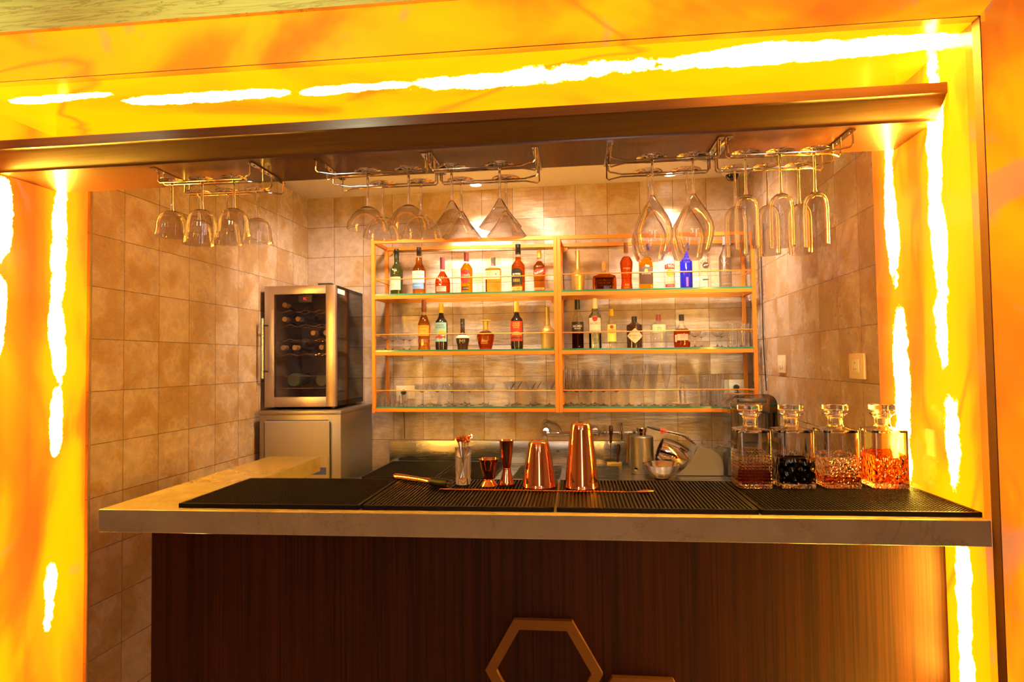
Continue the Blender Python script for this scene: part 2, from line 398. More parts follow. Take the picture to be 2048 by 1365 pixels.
XR = 2.832
SK = 0.031                                   # the front wall stands 1.8 degrees off the back wall
def FRM(z=0): return Matrix.Translation((XR, 0, z)) @ Matrix.Rotation(SK, 4, 'Z')
def fr(xl, yl): # local front-frame coordinates (xl measured leftwards negative from right jamb) to world
    return XR+xl*math.cos(SK)-yl*math.sin(SK)*0, yl+xl*math.sin(SK)
def shear(mb, tilt=0.0):
    for v in mb.bm.verts:
        v.co.y += SK*(v.co.x-XR); v.co.z += tilt*(v.co.x-XR)
    return mb

# ------------------------------------------------------------------ room
CZ = 2.612
b = MB().box((-0.12, 0, 0), (XR+0.12, 0.12, CZ)); struct('wall_back', b, M['tile_back'])
b = MB().box((-0.12, -1.785, 0), (0, 0, CZ)); struct('wall_left', b, M['tile_side'])
b = MB().box((XR, -1.655, 0), (XR+0.12, 0, CZ)); struct('wall_right', b, M['tile_right'])
struct('ceiling', MB().box((-0.12, -1.95, CZ), (XR+0.12, 0.12, CZ+0.1)), M['plaster'])
struct('trim_1', MB().box((0.0, -1.20, CZ-0.035), (XR, -0.62, CZ)), M['plaster'])
struct('floor', MB().box((-3, -8, -0.1), (6, 0.12, 0)), M['floor'])
F = -2.215
# onyx surround: jambs, lintel and front faces, with real slab thickness
jl = [(-1.905+0.0, 0.022, 1.48, 2.14), (-1.912, 0.016, 1.20, 1.42), (-1.925, 0.018, 0.60, 0.82), (-1.935, 0.02, 0.05, 0.40), (-2.12, 0.025, 1.86, 2.12), (-2.125, 0.018, 1.52, 1.78)]
onyx_l = onyx_mat('backlit onyx left jamb', 1, 0, 2, jl, lines=(-1.91, -2.12), reach=0.125)
jr = [(-1.780, 0.024, 1.72, 2.30), (-1.802, 0.030, 1.10, 1.66), (-2.036, 0.026, 1.52, 2.32), (-2.062, 0.026, 1.13, 1.40), (-2.085, 0.024, 0.60, 1.03), (-2.09, 0.034, 0.02, 0.5)]
onyx_r = onyx_mat('backlit onyx right jamb', 1, 0, 2, jr, lines=(-1.80, -2.05), reach=0.125)
so = [(-2.205, 0.016, 0.13, 0.46), (-2.145, 0.022, 0.48, 0.95), (-2.125, 0.018, 1.05, 1.36), (-2.118, 0.036, 1.42, 2.25), (-2.122, 0.036, 2.10, 2.83)]
onyx_s = onyx_mat('backlit onyx soffit', 1, 0, 0, so, orange=-0.05)
onyx_f = onyx_mat('backlit onyx lintel face', 1, 0, 0, [(-2.23, 0.5, 1.55, 1.62)][:0], 0.92, 0.10, lines=None)
onyx_p = onyx_mat('backlit onyx pilaster face', 1, 0, 2, [], 0.80, 0.19)
def yf(x): return F+SK*(x-XR)
def slab(poly, z0, z1):
    return MB().prism(poly, z0, z1, 2)
# right jamb (inner face at X = XR)
struct('wall_right_jamb', slab([(XR, -1.655), (XR+0.03, -1.655), (XR+0.03, F+0.0305), (XR, F+0.0305)], 0, 2.321), onyx_r)
struct('wall_left_jamb', slab([(0, -1.772), (-0.03, -1.772), (-0.03, yf(0)+0.0305), (0, yf(0)+0.0305)], 0, 2.321), onyx_l)
struct('trim_2', slab([(0, -1.7725), (-0.05, -1.7725), (-0.05, -1.765), (0.004, -1.765), (0.004, -1.7725)], 0, 2.3), M['counter'])
struct('wall_front_soffit', shear(MB().box((-0.03, F, 2.321), (XR+0.03, -1.70, 2.35))), onyx_s)
b = MB().box((-0.9, F-0.03, 2.321), (XR-0.0, F, 2.458)); shear(b)
struct('wall_front_lintel', b, onyx_f)
b = MB().prism([(XR, 0), (XR+0.9, 0), (XR+0.9, 3.1), (XR+0.63, 3.1), (XR, 2.321)], F-0.0, F+0.03, 1)
shear(b); struct('wall_front_pilaster_right', b, onyx_p)
b = MB().prism([(XR, 2.321), (XR+0.11, 2.458), (XR, 2.458)], F-0.03, F, 1); shear(b); struct('wall_front_lintel_mitre', b, onyx_f)
b = MB().box((-0.9, F, 0), (0, F+0.03, 2.321)); shear(b); struct('wall_front_pilaster_left', b, onyx_p)
jt = plain((0.12, 0.045, 0.012), 0.6)
struct('trim_4', MB().box((XR-0.0012, F-0.0308, 0), (XR+0.0012, F-0.0302+0.0302, 2.321)), jt)
struct('trim_5', shear(MB().box((-0.9, F-0.0308, 2.3200), (XR, F-0.0290, 2.3216))), jt)
hall = plain((0.55, 0.40, 0.30), 0.6)
struct('wall_hall_back', MB().box((-3, -8.1, 0), (6, -8, 2.7)), hall)
struct('wall_hall_left', MB().box((-3.1, -8, 0), (-3, -1.9, 2.7)), hall)
struct('wall_hall_right', MB().box((6, -8, 0), (6.1, -1.9, 2.7)), hall)
# core behind lintel
struct('wall_front_core', shear(MB().box((-0.1, F+0.01, 2.352), (XR+0.1, -1.72, 2.7))), M['plaster'])
b = MB().box((-0.9, F-0.045, 2.458), (XR+0.13, F+0.005, 2.564)); shear(b); struct('trim_3', b, M['travertine'])
struct('ceiling_hall', shear(MB().box((-3, -8, 2.566), (6, F+0.009, 2.72))), M['hall_ceiling'])

# ------------------------------------------------------------------ timber header with cove moulding
hd = thing('timber_header', (XR/2, -2.05, 2.14), 'brown varnished timber header with cove moulding spanning the onyx opening above the glasses', 'beam')
z0 = 2.140
cove = [(-2.107, 2.222), (-2.107, 2.194), (-2.100, 2.191), (-2.098, 2.188)]
for i in range(9):
    t = i/8*PI/2; cove.append((-2.050-0.045*(1-math.sin(t))-0.001, 2.144+0.042*(1-t/(PI/2))-0.008*math.sin(2*t)))
cove += [(-2.050, 2.140), (-2.03, 2.140), (-2.03, 2.222)]
b = shear(MB().prism(cove, 0.003, XR-0.003, 0), 0.0047); b.xf(Matrix.Translation((-XR/2, 2.05, -2.14)))
b.build('cove_moulding', M['header'], hd)
b = shear(MB().box((0.003, -2.0299, z0+0.0005), (XR-0.003, -1.818, z0+0.018)), 0.0047); b.xf(Matrix.Translation((-XR/2, 2.05, -2.14))); b.build('soffit_board', M['soffit'], hd)
b = shear(MB().box((0.003, -1.838, z0+0.018), (XR-0.003, -1.818, 2.319)), 0.0); b.xf(Matrix.Translation((-XR/2, 2.05, -2.14))); b.build('back_board', M['header'], hd)
def soffz(x): return z0+0.0047*(x-XR)

# ------------------------------------------------------------------ bar counter
CT = 1.10
b = MB(); poly = [(0.507, F), (XR-0.002, F), (XR-0.002, -1.80), (0.74, -1.80), (0.74, -1.262), (0.507, -1.262)]
b.prism(poly, 1.037, CT, 2); shear(b)
for v in b.bm.verts: v.co.x += -0.031*(v.co.y-(F-0.07)) if v.co.x < 1.0 else 0
cnt = b.build('worktop', M['counter']); tag(cnt, 'polished beige marble worktop of the bar, turning back at its left end', 'worktop')
md = cnt.modifiers.new('b', 'BEVEL'); md.width = 0.002; md.segments = 2
bd = thing('bar_cabinet', (1.67, -1.95, 0), 'dark walnut veneered bar front below the marble worktop', 'bar')
b = shear(MB().box((0.512, -2.012, 0.0), (XR-0.002, -1.985, 1.0365))); b.xf(Matrix.Translation((-1.67, 1.95, 0))); b.build('front_panel', M['panel'], bd)
b = shear(MB().box((0.54, -1.984, 0.0), (XR-0.01, -1.83, 1.0365))); b.xf(Matrix.Translation((-1.67, 1.95, 0))); b.build('carcass', M['panel'], bd)
b = shear(MB().box((0.512, -1.984, 0.0), (0.535, -1.30, 1.0365))); b.xf(Matrix.Translation((-1.67, 1.95, 0))); b.build('end_panel', M['panel'], bd)
# hexagon ornaments
def hexagon(cx, cz, R, wd, label):
    y = -2.0121
    b = MB(); n = 6
    def ring(r, yy): return [b.bm.verts.new((r*math.cos(PI/3*k), yy, r*math.sin(PI/3*k))) for k in range(6)]
    A, B_, C_, D = ring(R, 0), ring(R-wd, 0), ring(R, -0.018), ring(R-wd, -0.018)
    for k in range(6):
        j = (k+1) % 6
        for q in ((C_, D), (A, B_), (A, C_), (B_, D)): b.bm.faces.new((q[0][k], q[0][j], q[1][j], q[1][k]))
    o = b.build('hexagon_ornament', M['hex'], loc=(cx, y+SK*(cx-XR), cz), rotz=SK); tag(o, label, 'ornament', 'hexagon ornaments on the bar front'); return o
m_, n_, o_ = nt('brown textured metal'); g_ = G(n_); g_.bsdf(o_, (0.15, 0.06, 0.014), 0.7, 0.0, g_.bump(g_.noise(g_.pos(), 700, 2), 0.5, 0.001), Specular_IOR_Level=0.1); M['hex'] = m_
c1 = onY(1087.5, 1341, -2.05); R1 = (1204-970)/2/ppm(c1)
hexagon(c1.x, c1.z, R1, R1*0.19, 'large bronze hexagon frame fixed to the walnut bar front')
c2 = onY(1285, 1357, -2.05); hexagon(c2.x, c2.z-R1*0.866, R1, R1*0.19, 'bronze hexagon frame of which only the top edge shows, lower right of the large one')

# ------------------------------------------------------------------ rubber bar mats
def mat_(name, X0, X1, Yf, Yb, z, style, label, group, rot=SK, cat='bar mat'):
    W, D = X1-X0, Yb-Yf; t = thing(name, ((X0+X1)/2, (Yf+Yb)/2, z), label, cat, group, rot)
    b = MB(); b.box((-W/2, -D/2, 0), (W/2, D/2, 0.005))
    for lo, hi in (((-W/2, -D/2), (W/2, -D/2+0.006)), ((-W/2, D/2-0.006), (W/2, D/2)), ((-W/2, -D/2), (-W/2+0.006, D/2)), ((W/2-0.006, -D/2), (W/2, D/2))):
        b.box((lo[0], lo[1], 0.004), (hi[0], hi[1], 0.012))
    b.build('tray', M['rubber'], t)
    b = MB()
    if style == 'ridge':
        n = int(W/0.0105)
        for i in range(n):
            x = -W/2+0.010+(W-0.02)*i/(n-1); b.box((x-0.0026, -D/2+0.008, 0.004), (x+0.0026, D/2-0.008, 0.012))
        b.build('ridges', M['rubber'], t)
    else:
        nx, ny = int(W/0.0100), int(D/0.0100)
        for i in range(nx):
            for j in range(ny):
                x = -W/2+0.010+(W-0.02)*i/(nx-1); y = -D/2+0.010+(D-0.02)*j/(ny-1); r = 0.0030
                vs = [b.bm.verts.new((x+a*r*k, y+c*r*k, zz)) for zz, k in ((0.005, 1.15), (0.012, 0.8)) for a, c in ((-1, -1), (1, -1), (1, 1), (-1, 1))]
                b.bm.faces.new(vs[4:8])
                for q in range(4): b.bm.faces.new((vs[q], vs[(q+1) % 4], vs[4+(q+1) % 4], vs[4+q]))
        b.build('studs', M['rubber'], t, normals=False)
    return t
mats = [(0.720, 1.243, 'stud', 'black studded rubber bar mat at the left end of the worktop'), (1.252, 1.772, 'ridge', 'black ribbed rubber bar mat carrying the muddler and small copper cups'),
        (1.780, 2.294, 'ridge', 'black ribbed rubber bar mat under the tall copper shaker'), (2.300, 2.822, 'stud', 'black studded rubber bar mat under the decanters at the right end')]
for X0, X1, st, lb in mats:
    yy = SK*((X0+X1)/2-XR); mat_('bar_mat', X0, X1, -2.185+yy, -1.808+yy, CT+0.0003, st, lb, 'rubber mats along the bar worktop')
MT = CT+0.0125

# ------------------------------------------------------------------ wall shelf of painted metal and glass
SF, SB = -0.262, -0.012
def shz(px): # heights of each rail at the two ends: measured on the front plane
    return onY(px[0], px[1], SF).z
lv = []   # (z_left, z_right) top of the rail per level
for (l, r) in (((748, 592.6), (1506, 576.7)), ((747, 704.6), (1512, 697.7)), ((748, 817), (1448, 817))): lv.append((shz(l), shz(r)))
topz = (shz((747, 481)), shz((1507, 463)))
XL0, XM, XR0 = onY(748, 700, SF).x, onY(1117, 700, SF).x, onY(1511, 700, SF).x
def zat(pair, x): return pair[0]+(pair[1]-pair[0])*(x-XL0)/(XR0-XL0)
SH = [( (a+b_)/2 ) for a, b_ in lv]
W_ = 0.011
sh = thing('wall_shelf', (1.67, -0.13, 1.2), 'orange painted metal wall shelf in two bays with glass boards holding bottles and glasses', 'shelf')
OFF = Matrix.Translation((-1.67, 0.13, -1.2))
def spart(mb, name, mat, parent=None):
    mb.xf(OFF); return mb.build(name, mat, parent or sh)
def bar(b, x0, x1, y, pair, h=0.021, w=0.018):
    vs = []
    for x in (x0, x1):
        z = zat(pair, x)
        for dy, dz in ((-w/2, -h), (w/2, -h), (w/2, 0), (-w/2, 0)): vs.append(b.bm.verts.new((x, y+dy, z+dz)))
    for i in range(4): b.bm.faces.new((vs[i], vs[(i+1) % 4], vs[4+(i+1) % 4], vs[4+i]))
    b.bm.faces.new(vs[:4][::-1]); b.bm.faces.new(vs[4:])
zb = min(lv[2])-0.021
for (x, nm) in ((XL0, 'left'), (XM-W_, 'm1'), (XM+W_, 'm2'), (XR0, 'right')):
    for y in (SF, SB-0.01):
        b = MB().box((x-W_+0.001, y-0.009, zb), (x+W_-0.001, y+0.009, zat(topz, x))); spart(b, 'upright', M['shelf_metal'])
for x0, x1 in ((XL0+W_, XM-2*W_), (XM+2*W_, XR0-W_)):
    for pr in lv+[topz]:
        for y in (SF, SB-0.01):
            b = MB(); bar(b, x0, x1, y, pr); spart(b, 'rail', M['shelf_metal'])
    for pr in lv+[topz]:
        for x in (x0-W_, x1+W_):
            z = zat(pr, x); spart(MB().box((x-0.008, SF+0.009, z-0.021), (x+0.008, SB-0.019, z)), 'side_rail', M['shelf_metal'])
    for pr in lv:
        b = MB(); vs = []
        for x in (x0+0.0005, x1-0.0005):
            z = zat(pr, x)
            for y, dz in ((SF-0.008, 0.0005), (SB-0.022, 0.0005), (SB-0.022, 0.0105), (SF-0.008, 0.0105)): vs.append(b.bm.verts.new((x, y, z+dz)))
        for i in range(4):
            f = b.bm.faces.new((vs[i], vs[(i+1) % 4], vs[4+(i+1) % 4], vs[4+i])); f.material_index = 1 if i == 3 else 0
        b.bm.faces.new(vs[:4][::-1]).material_index = 1; b.bm.faces.new(vs[4:]).material_index = 1
        spart(b, 'glass_board', [M['pane'], M['green_edge']])
    # guard rails
for k, (l, r, l2, r2) in enumerate((((748, 560), (1113, 550.5), (1121, 549), (1506, 540.5)), ((748, 670), (1116, 666), (1121, 666), (1506, 659)), ((748, 782), (1116, 782), (1123, 781.5), (1512, 779)))):
    for a, c in ((l, r), (l2, r2)):
        A, C2 = onY(a[0]+3, a[1], SF), onY(c[0]-1, c[1], SF)
        spart(MB().tube([A, C2], 0.0035), 'guard_rail', M['shelf_metal'])
for x, s_ in ((XL0, 1), (XR0, -1)):
    for k in range(3):
        z = zat(lv[k], x)+0.098; spart(MB().tube([(x+0.012*s_, SF+0.01, z), (x+0.012*s_, SB-0.02, z)], 0.0035), 'guard_return', M['shelf_metal'])
for (x, z, s_) in ((XL0+W_, zat(topz, XL0)-0.021, 1), (XM+2*W_, zat(topz, XM)-0.021, 1), (XM-2*W_, zat(lv[0], XM)-0.021, -1)):
    b = MB(); pts = [(x, z)]+[(x+s_*0.032*math.sin(PI/2*i/6), z-0.032*math.cos(PI/2*i/6)) for i in range(7)]
    if s_ < 0: pts = pts[::-1]
    b.prism(pts, SB-0.004, SB-0.001, 1); spart(b, 'mounting_bracket', M['shelf_metal'])
GT = 0.0110  # top of the glass above the rail
def shelf_z(level, x): return zat(lv[level], x)+GT

# ------------------------------------------------------------------ bottles
def bottle(level, cx, ybase, prof, label, name='bottle', capy=None, cap=None, body=None, liq=None, fill=None, n=2, dr=1.0, labels=(), texts=(), rings=(), Y=-0.145, seg=28, cat='bottle', extra=None, rotz=0, capn=2, group='bottles on the wall shelf'):
    """prof: (half width px, y px) from the top down, as measured on the photograph; sizes become metres at the bottle's own distance"""
    P = onY(cx, ybase, Y); x = P.x; z = shelf_z(level, x); s = ppm((x, Y, z+0.1))
    t = thing(name, (x, Y, z), label, cat, group, rotz)
    pr = [(hw/s, (ybase-y)/s) for hw, y in prof][::-1]
    top = pr[-1][1]
    rn = min(r for r, zz in pr if zz > top*0.5)*1.15
    zc = (ybase-capy)/s if capy else top
    def interp(zq):
        for (r0, z0_), (r1, z1_) in zip(pr, pr[1:]):
            if z0_ <= zq <= z1_: return r0+(r1-r0)*((zq-z0_)/max(1e-9, z1_-z0_))
        return pr[-1][0]
    bp = [p for p in pr if p[1] < zc-1e-6]+[(interp(zc-1e-6), zc)]
    bp = [(max(1e-4, bp[0][0]-0.0025), 0)]+[(bp[0][0], 0.0025)]+[p for p in bp if p[1] > 0.003]
    nn = [n if r > rn*1.05 else 2 for r, _ in bp]
    o = MB().lathe(bp, seg, n=nn, dr=dr, rn=rn).build('body', body or M['thin'], t)
    if liq:
        zf_ = (ybase-fill)/s if fill else zc*0.9
        lp = [(max(1e-4, r-0.0022), max(0.003, zz)) for r, zz in bp if zz < zf_]+[(max(1e-4, interp(zf_)-0.0022), zf_)]
        ln = [n if r > rn*1.05 else 2 for r, _ in lp]
        MB().lathe(lp, seg, n=ln, dr=dr, rn=rn-0.0022).build('liquid', liq, t)
    if cap:
        cp = [(interp(zc), zc-0.001)]+[p for p in pr if p[1] > zc+1e-5]
        cp = [(r+0.0007, zz) for r, zz in cp]; cp.append((max(1e-4, cp[-1][0]-0.0015), cp[-1][1]+0.001))
        MB().lathe(cp, 20, n=capn).build('cap', cap, t)
    plates = []
    for (y0, y1, hwa, mat, *opt) in labels:       # y range, half angle in radians, material
        zz0, zz1 = (ybase-y1)/s, (ybase-y0)/s; r = max(interp(zz0), interp(zz1), interp((zz0+zz1)/2))
        sft = opt[0] if opt else 0.0; shp = opt[1] if len(opt) > 1 else None
        lo_ = MB().patch(r, zz0, zz1, sft-hwa, sft+hwa, shape=shp, dr=dr, rn=rn, e=n, seg=22 if shp else 14).build('label', mat, t); plates.append((zz0, zz1, lo_))
    for (body_, ysz, y, mat, *opt) in texts:
        zz = (ybase-y)/s; r = interp(zz)+0.0017; rr = r if r <= rn else rn+(r-rn)*dr
        k = opt[0] if opt else {}; par = t
        for a_, b_, lo_ in plates:
            if a_ <= zz <= b_: par = lo_
        if n > 2.5: text(body_, ysz/s*1.25, 'lettering', mat, par, None, (k.get('dx', 0)/s, -rr-0.0006, zz), k.get('shear', 0), k.get('rot', 0), k['w']/s if 'w' in k else None, arc=(k['arc']/s if 'arc' in k else None))
        else: text(body_, ysz/s*1.25, 'lettering', mat, par, r, (k.get('dx', 0)/s, 0, zz), k.get('shear', 0), k.get('rot', 0), k['w']/s if 'w' in k else None, dr=rr/r, arc=(k['arc']/s if 'arc' in k else None))
    if extra: extra(t, s, interp)
    return t
K = plain
INK = K((0.05, 0.03, 0.02), 0.6); WHT = K((0.85, 0.8, 0.72), 0.5); GLD = K((0.75, 0.5, 0.12), 0.35, 0.5); TEAL = K((0.22, 0.42, 0.42), 0.5); RED = K((0.55, 0.03, 0.02), 0.45); MAROON = K((0.14, 0.02, 0.025), 0.4)
BLUE_L = K((0.12, 0.28, 0.62), 0.4); ORANGE = K((0.85, 0.33, 0.04), 0.5); CORK = K((0.50, 0.24, 0.07), 0.7); BRN = K((0.08, 0.03, 0.015), 0.5); YCAP = K((0.85, 0.55, 0.05), 0.4); GREY = K((0.12, 0.11, 0.11), 0.35); PURP = K((0.05, 0.03, 0.16), 0.3)
def arch(u, a, b_): return a, b_-(b_-a)*0.22*abs(2*u-1)**3
def oval(u, a, b_):
    m = (a+b_)/2; h = (b_-a)/2*math.sqrt(max(0.0004, 1-(2*u-1)**2)); return m-h, m+h
def diamond(u, a, b_):
    m = (a+b_)/2; h = (b_-a)/2*max(0.01, 1-abs(2*u-1)); return m-h, m+h
def slant(k):
    def f(u, a, b_): d = (b_-a)*k*(u-0.5); return a+d, b_+d
    return f
# a stag emblem in flat strokes
def emblem_stag(mat, z_px, scale_px, gold=True):
    def f(t, s, interp):
        # placed a hair off the glass
        zc = z_px/s; r = interp(zc)+0.0014; u = scale_px/s
        pts = [[(0, -1), (0.15, -0.4), (0.05, 0), (-0.3, -0.1)], [(0.05, 0), (0.2, 0.35), (0.7, 0.5), (0.6, 0.9)], [(0.2, 0.35), (0.15, 0.9)], [(0.0, 0.1), (-0.3, 0.4), (-0.65, 0.45), (-0.75, 0.85)], [(-0.3, 0.4), (-0.3, 0.9)], [(0, -1), (-0.35, -0.75)]]
        b = MB()
        for pl in pts: b.tube([(r*math.sin(px*u/r), -r*math.cos(px*u/r), zc+pz*u) for px, pz in pl], u*0.11, 5)
        b.build('stag_emblem', mat, t)
    return f

# top shelf, left bay
bottle(0, 793.5, 588, [(4.6, 494), (5.2, 496), (5, 522), (6.2, 526), (12.4, 537), (12.6, 545), (12.3, 588)], 'green three-sided whisky bottle with cream lower label, leftmost on the top shelf', capy=513, cap=K((0.02, 0.035, 0.02), 0.3), body=M['green_glass'], n=2,
       labels=[(551, 577, 1.05, M['cream'], -0.1)], texts=[('GLENFIDDICH', 3.6, 554.5, INK, {'w': 19}), ('12', 5, 567, INK, {'dx': -5}), ('SINGLE MALT', 1.8, 572, INK)], extra=emblem_stag(K((0.8, 0.7, 0.45), 0.3, 0.4), 48, 5.5))
bottle(0, 838.5, 585.5, [(4.6, 489), (4.6, 505), (5, 506), (6.8, 512), (7, 521), (9, 525), (13.6, 534), (13.8, 540), (13.2, 585.5)], 'amber whisky bottle with a white label over a blue band', capy=505, cap=K((0.02, 0.02, 0.05), 0.3), liq=M['amber'], fill=510,
       labels=[(537.5, 561, 1.12, WHT), (560, 573.5, 1.0, BLUE_L, 0, arch)], texts=[('THE', 2, 540.5, INK), ('GLENLIVET', 3.6, 544.5, INK, {'w': 19}), ('12', 2.4, 552, INK), ("FOUNDER'S RESERVE", 2, 567, WHT, {'w': 16})])
def stag_silver(t, s, interp): emblem_stag(K((0.8, 0.75, 0.68), 0.2, 0.7), 27, 9)(t, s, interp)
bottle(0, 885.5, 584, [(4.8, 509), (4.8, 531.5), (4.4, 533), (4.6, 537), (9, 545), (14.5, 553), (15.6, 559), (15.2, 584)], 'squat dark amber whisky bottle with a silver stag head on its shoulder', capy=531.5, cap=K((0.16, 0.03, 0.05), 0.35), liq=M['red_amber'], fill=537,
       labels=[(568, 578.5, 0.68, K((0.6, 0.42, 0.34), 0.5)), (573, 577, 0.66, MAROON)], texts=[('THE DALMORE', 2.6, 570.5, INK, {'w': 16})], extra=stag_silver)
bottle(0, 933.5, 583, [(4.8, 498.5), (4.8, 516), (4.6, 520), (8, 524), (12.3, 531), (12.5, 540), (12, 560), (12.2, 583)], 'three-sided bottle of bright yellow whisky with a red label', capy=516, cap=MAROON, liq=M['yellow'], fill=520, n=2,
       labels=[(534.5, 562, 0.85, K((0.42, 0.03, 0.04), 0.4), -0.05, oval), (536, 550, 0.82, K((0.42, 0.03, 0.04), 0.4), -0.05), (568, 576, 0.65, BRN, -0.1)], texts=[("Grant's", 6.5, 545.5, WHT, {'w': 19}), ('TRIPLE WOOD', 2.6, 572, GLD, {'w': 13}), ('1', 3, 538.5, GLD)])
bottle(0, 987, 581.5, [(4.8, 508), (4.8, 513), (4.5, 514), (4.5, 522), (5, 525), (9, 529.5), (15.4, 532), (15.4, 581.5)], 'square bottle of pale yellow whisky with a wide cream label and black calligraphy', capy=524, cap=GREY, liq=M['pale_yellow'], fill=530, n=7, dr=0.8,
       labels=[], texts=[('THE CHITA', 2.8, 540, INK, {'dx': -6, 'w': 13}), ('WHISKY', 2.8, 543.3, INK, {'dx': -7, 'w': 11}), ('SUNTORY', 1.8, 547, INK, {'dx': -7})],
       extra=lambda t, s, i: (MB().box((-15/s, -15.4*0.86/s, (581.5-553.5)/s), (15/s, -15.4*0.80/s, (581.5-535.8)/s)).build('label', K((0.74, 0.62, 0.44), 0.6), t),
                              calligraphy(t, s, 0.0078, (581.5-545)/s, -15.4*0.875/s)))  if False else None
def calligraphy(t, s, cx, cz, y, strokes=None, u=0.006, w=0.0009):
    strokes = strokes or [[(-0.9, 0.55), (0, 0.75), (0.8, 1.0)], [(0, 1.3), (0, 0.2)], [(0, 0.7), (-1, -0.1)], [(0, 0.7), (1.1, 0.1)], [(-0.3, 0.1), (0.6, 0.15), (-0.5, -1.2)], [(-0.5, -0.4), (0.3, -0.7), (0.9, -1.5)]]
    b = MB()
    for pl in strokes: b.tube([(cx+px*u, y, cz+pz*u) for px, pz in pl], w, 5)
    b.build('calligraphy', INK, t)
def chita(t, s, i):
    MB().box((-15.2/s, -0.0400, (581.5-553.5)/s), (15.2/s, -0.0385, (581.5-535.8)/s)).build('label', K((0.74, 0.62, 0.44), 0.6), t)
    calligraphy(t, s, 0.022, (581.5-544)/s, -0.0408)
    for tx, yy, wd in (('THE CHITA', 540, 13), ('WHISKY', 543.6, 11), ('SUNTORY', 547.5, 8)):
        text(tx, 3.2/s, 'lettering', INK, t, None, (-6.5/s, -0.0404, (581.5-yy)/s), width=wd/s)
bottle(0, 987, 581.5, [(4.8, 508), (4.8, 513), (4.5, 514), (4.5, 522), (5, 525), (9, 529.5), (15.4, 532), (15.4, 581.5)], 'square bottle of pale yellow whisky with a wide cream label and black calligraphy', capy=524, cap=GREY, liq=M['pale_yellow'], fill=530, n=7, dr=0.8, extra=chita)
bottle(0, 1037, 580.5, [(5.2, 482), (5.4, 502), (5.2, 503), (6.4, 506), (6.2, 514), (9, 518), (13.6, 524), (14, 530), (13.4, 580.5)], 'tall amber whisky bottle with arched black label and gold base band', capy=502, cap=M['black'], liq=M['deep_amber'], fill=508,
       labels=[(531.5, 565, 0.95, M['black'], -0.25, arch), (568, 575.5, 0.95, GLD, -0.25)], texts=[('100 PIPERS', 4.2, 543.5, WHT, {'w': 17, 'dx': -3}), ('IIIII', 7, 556, GLD, {'w': 13, 'dx': -3}), ('SCOTCH WHISKY', 1.8, 572, INK, {'w': 15, 'dx': -3})])
bottle(0, 1079.5, 580.5, [(4.3, 495), (4.4, 509), (4.5, 516), (6, 519), (11.8, 527), (12, 532), (11, 580.5)], 'square amber whisky bottle with a slanting red label, last in the left bay', capy=510, cap=K((0.75, 0.45, 0.08), 0.35, 0.4), liq=M['amber'], fill=517, n=5,
       labels=[(534.5, 545.5, 0.97, RED, 0, slant(0.9)), (571, 575, 0.8, GLD)], texts=[('Red Label', 5, 540, WHT, {'w': 18, 'rot': 0.36}), ('JOHNNIE WALKER', 2, 573, INK, {'w': 14})])
# top shelf, right bay
bottle(0, 1156.5, 579, [(4.4, 496), (4.8, 498), (4.6, 505), (4.8, 533), (7, 536), (13.4, 544), (14.2, 548), (13.2, 552), (12, 579)], 'gold painted bottle with long neck on the top shelf just right of the middle upright', body=M['gold'], cap=None, texts=[('NIZAM', 4, 560, GLD, {'rot': -PI/2})])
def oak(t, s, i):
    zc = (577.5-561.5)/s
    MB().box((-18/s, -0.0300, zc-11.5/s), (18/s, -0.0280, zc+11.5/s), 0.0035).build('label', BRN, t)
    b = MB(); b.tube([(-18/s, -0.0300, zc-11/s), (-15/s, -0.0300, zc), (-18/s, -0.0300, zc+11/s), (0, -0.0300, zc+12/s), (18/s, -0.0300, zc+11/s), (16/s, -0.0300, zc), (18/s, -0.0300, zc-11/s), (0, -0.0300, zc-12/s), (-18/s, -0.0300, zc-11/s)], 0.0013, 6); b.build('label_border', GLD, t)
    text('AGE DE OAK', 5/s, 'lettering', GLD, t, None, (0, -0.0306, zc), width=24/s); text('PREMIUM WHISKY', 2/s, 'lettering', GLD, t, None, (0, -0.0306, zc-5/s), width=18/s); text('*', 9/s, 'lettering', GLD, t, None, (0, -0.0306, zc+4.5/s))
bottle(0, 1209, 577.5, [(4.9, 519), (5.1, 525), (4.6, 526), (4.8, 535.5), (5, 536), (5.5, 541), (14, 543.5), (22.5, 547), (24.3, 552), (24.3, 574), (23.5, 577.5)], 'wide flat whisky bottle with cork stopper and black and gold label', capy=535.5, cap=CORK, liq=M['deep_amber'], fill=543, n=4.5, dr=0.45, extra=oak)
bottle(0, 1253.5, 576, [(4.1, 479), (4.4, 497), (3.9, 499), (4.4, 505), (9, 509), (13, 517), (13.1, 523), (11.4, 540), (10.6, 556), (12, 569), (12.3, 576)], 'slender waisted cognac bottle with brown cap beside the wide flat bottle', capy=499, cap=K((0.20, 0.07, 0.03), 0.4), liq=M['red_amber'], fill=507,
       texts=[('TORRES', 3, 532, GLD, {'w': 14}), ('XO', 5, 565, GLD), ('BRANDY', 2.2, 570, GLD)])
bottle(0, 1292, 574.5, [(4, 481), (4.2, 494), (4.4, 503), (9, 508), (13.6, 513), (13.8, 574.5)], 'boxy yellow whisky bottle with a brown label, seen below the first balloon glass', capy=494, cap=PURP, liq=M['yellow'], fill=508, n=7, dr=0.8, body=M['thin'],
       extra=lambda t, s, i: (MB().box((-13/s, -0.0362, 12/s), (13/s, -0.0346, 47/s), 0.002).build('label', BRN, t), text('LA PISTON', 5/s, 'lettering', WHT, t, None, (0, -0.0366, 33/s), width=17/s), MB().lathe([(0.0001, 0), (3.5/s, 0), (3.5/s, 0.001), (0.0001, 0.001)], 16).xf(Matrix.Translation((0, -0.0364, 39/s)) @ Matrix.Rotation(PI/2, 4, 'X')).build('emblem', GLD, t)))
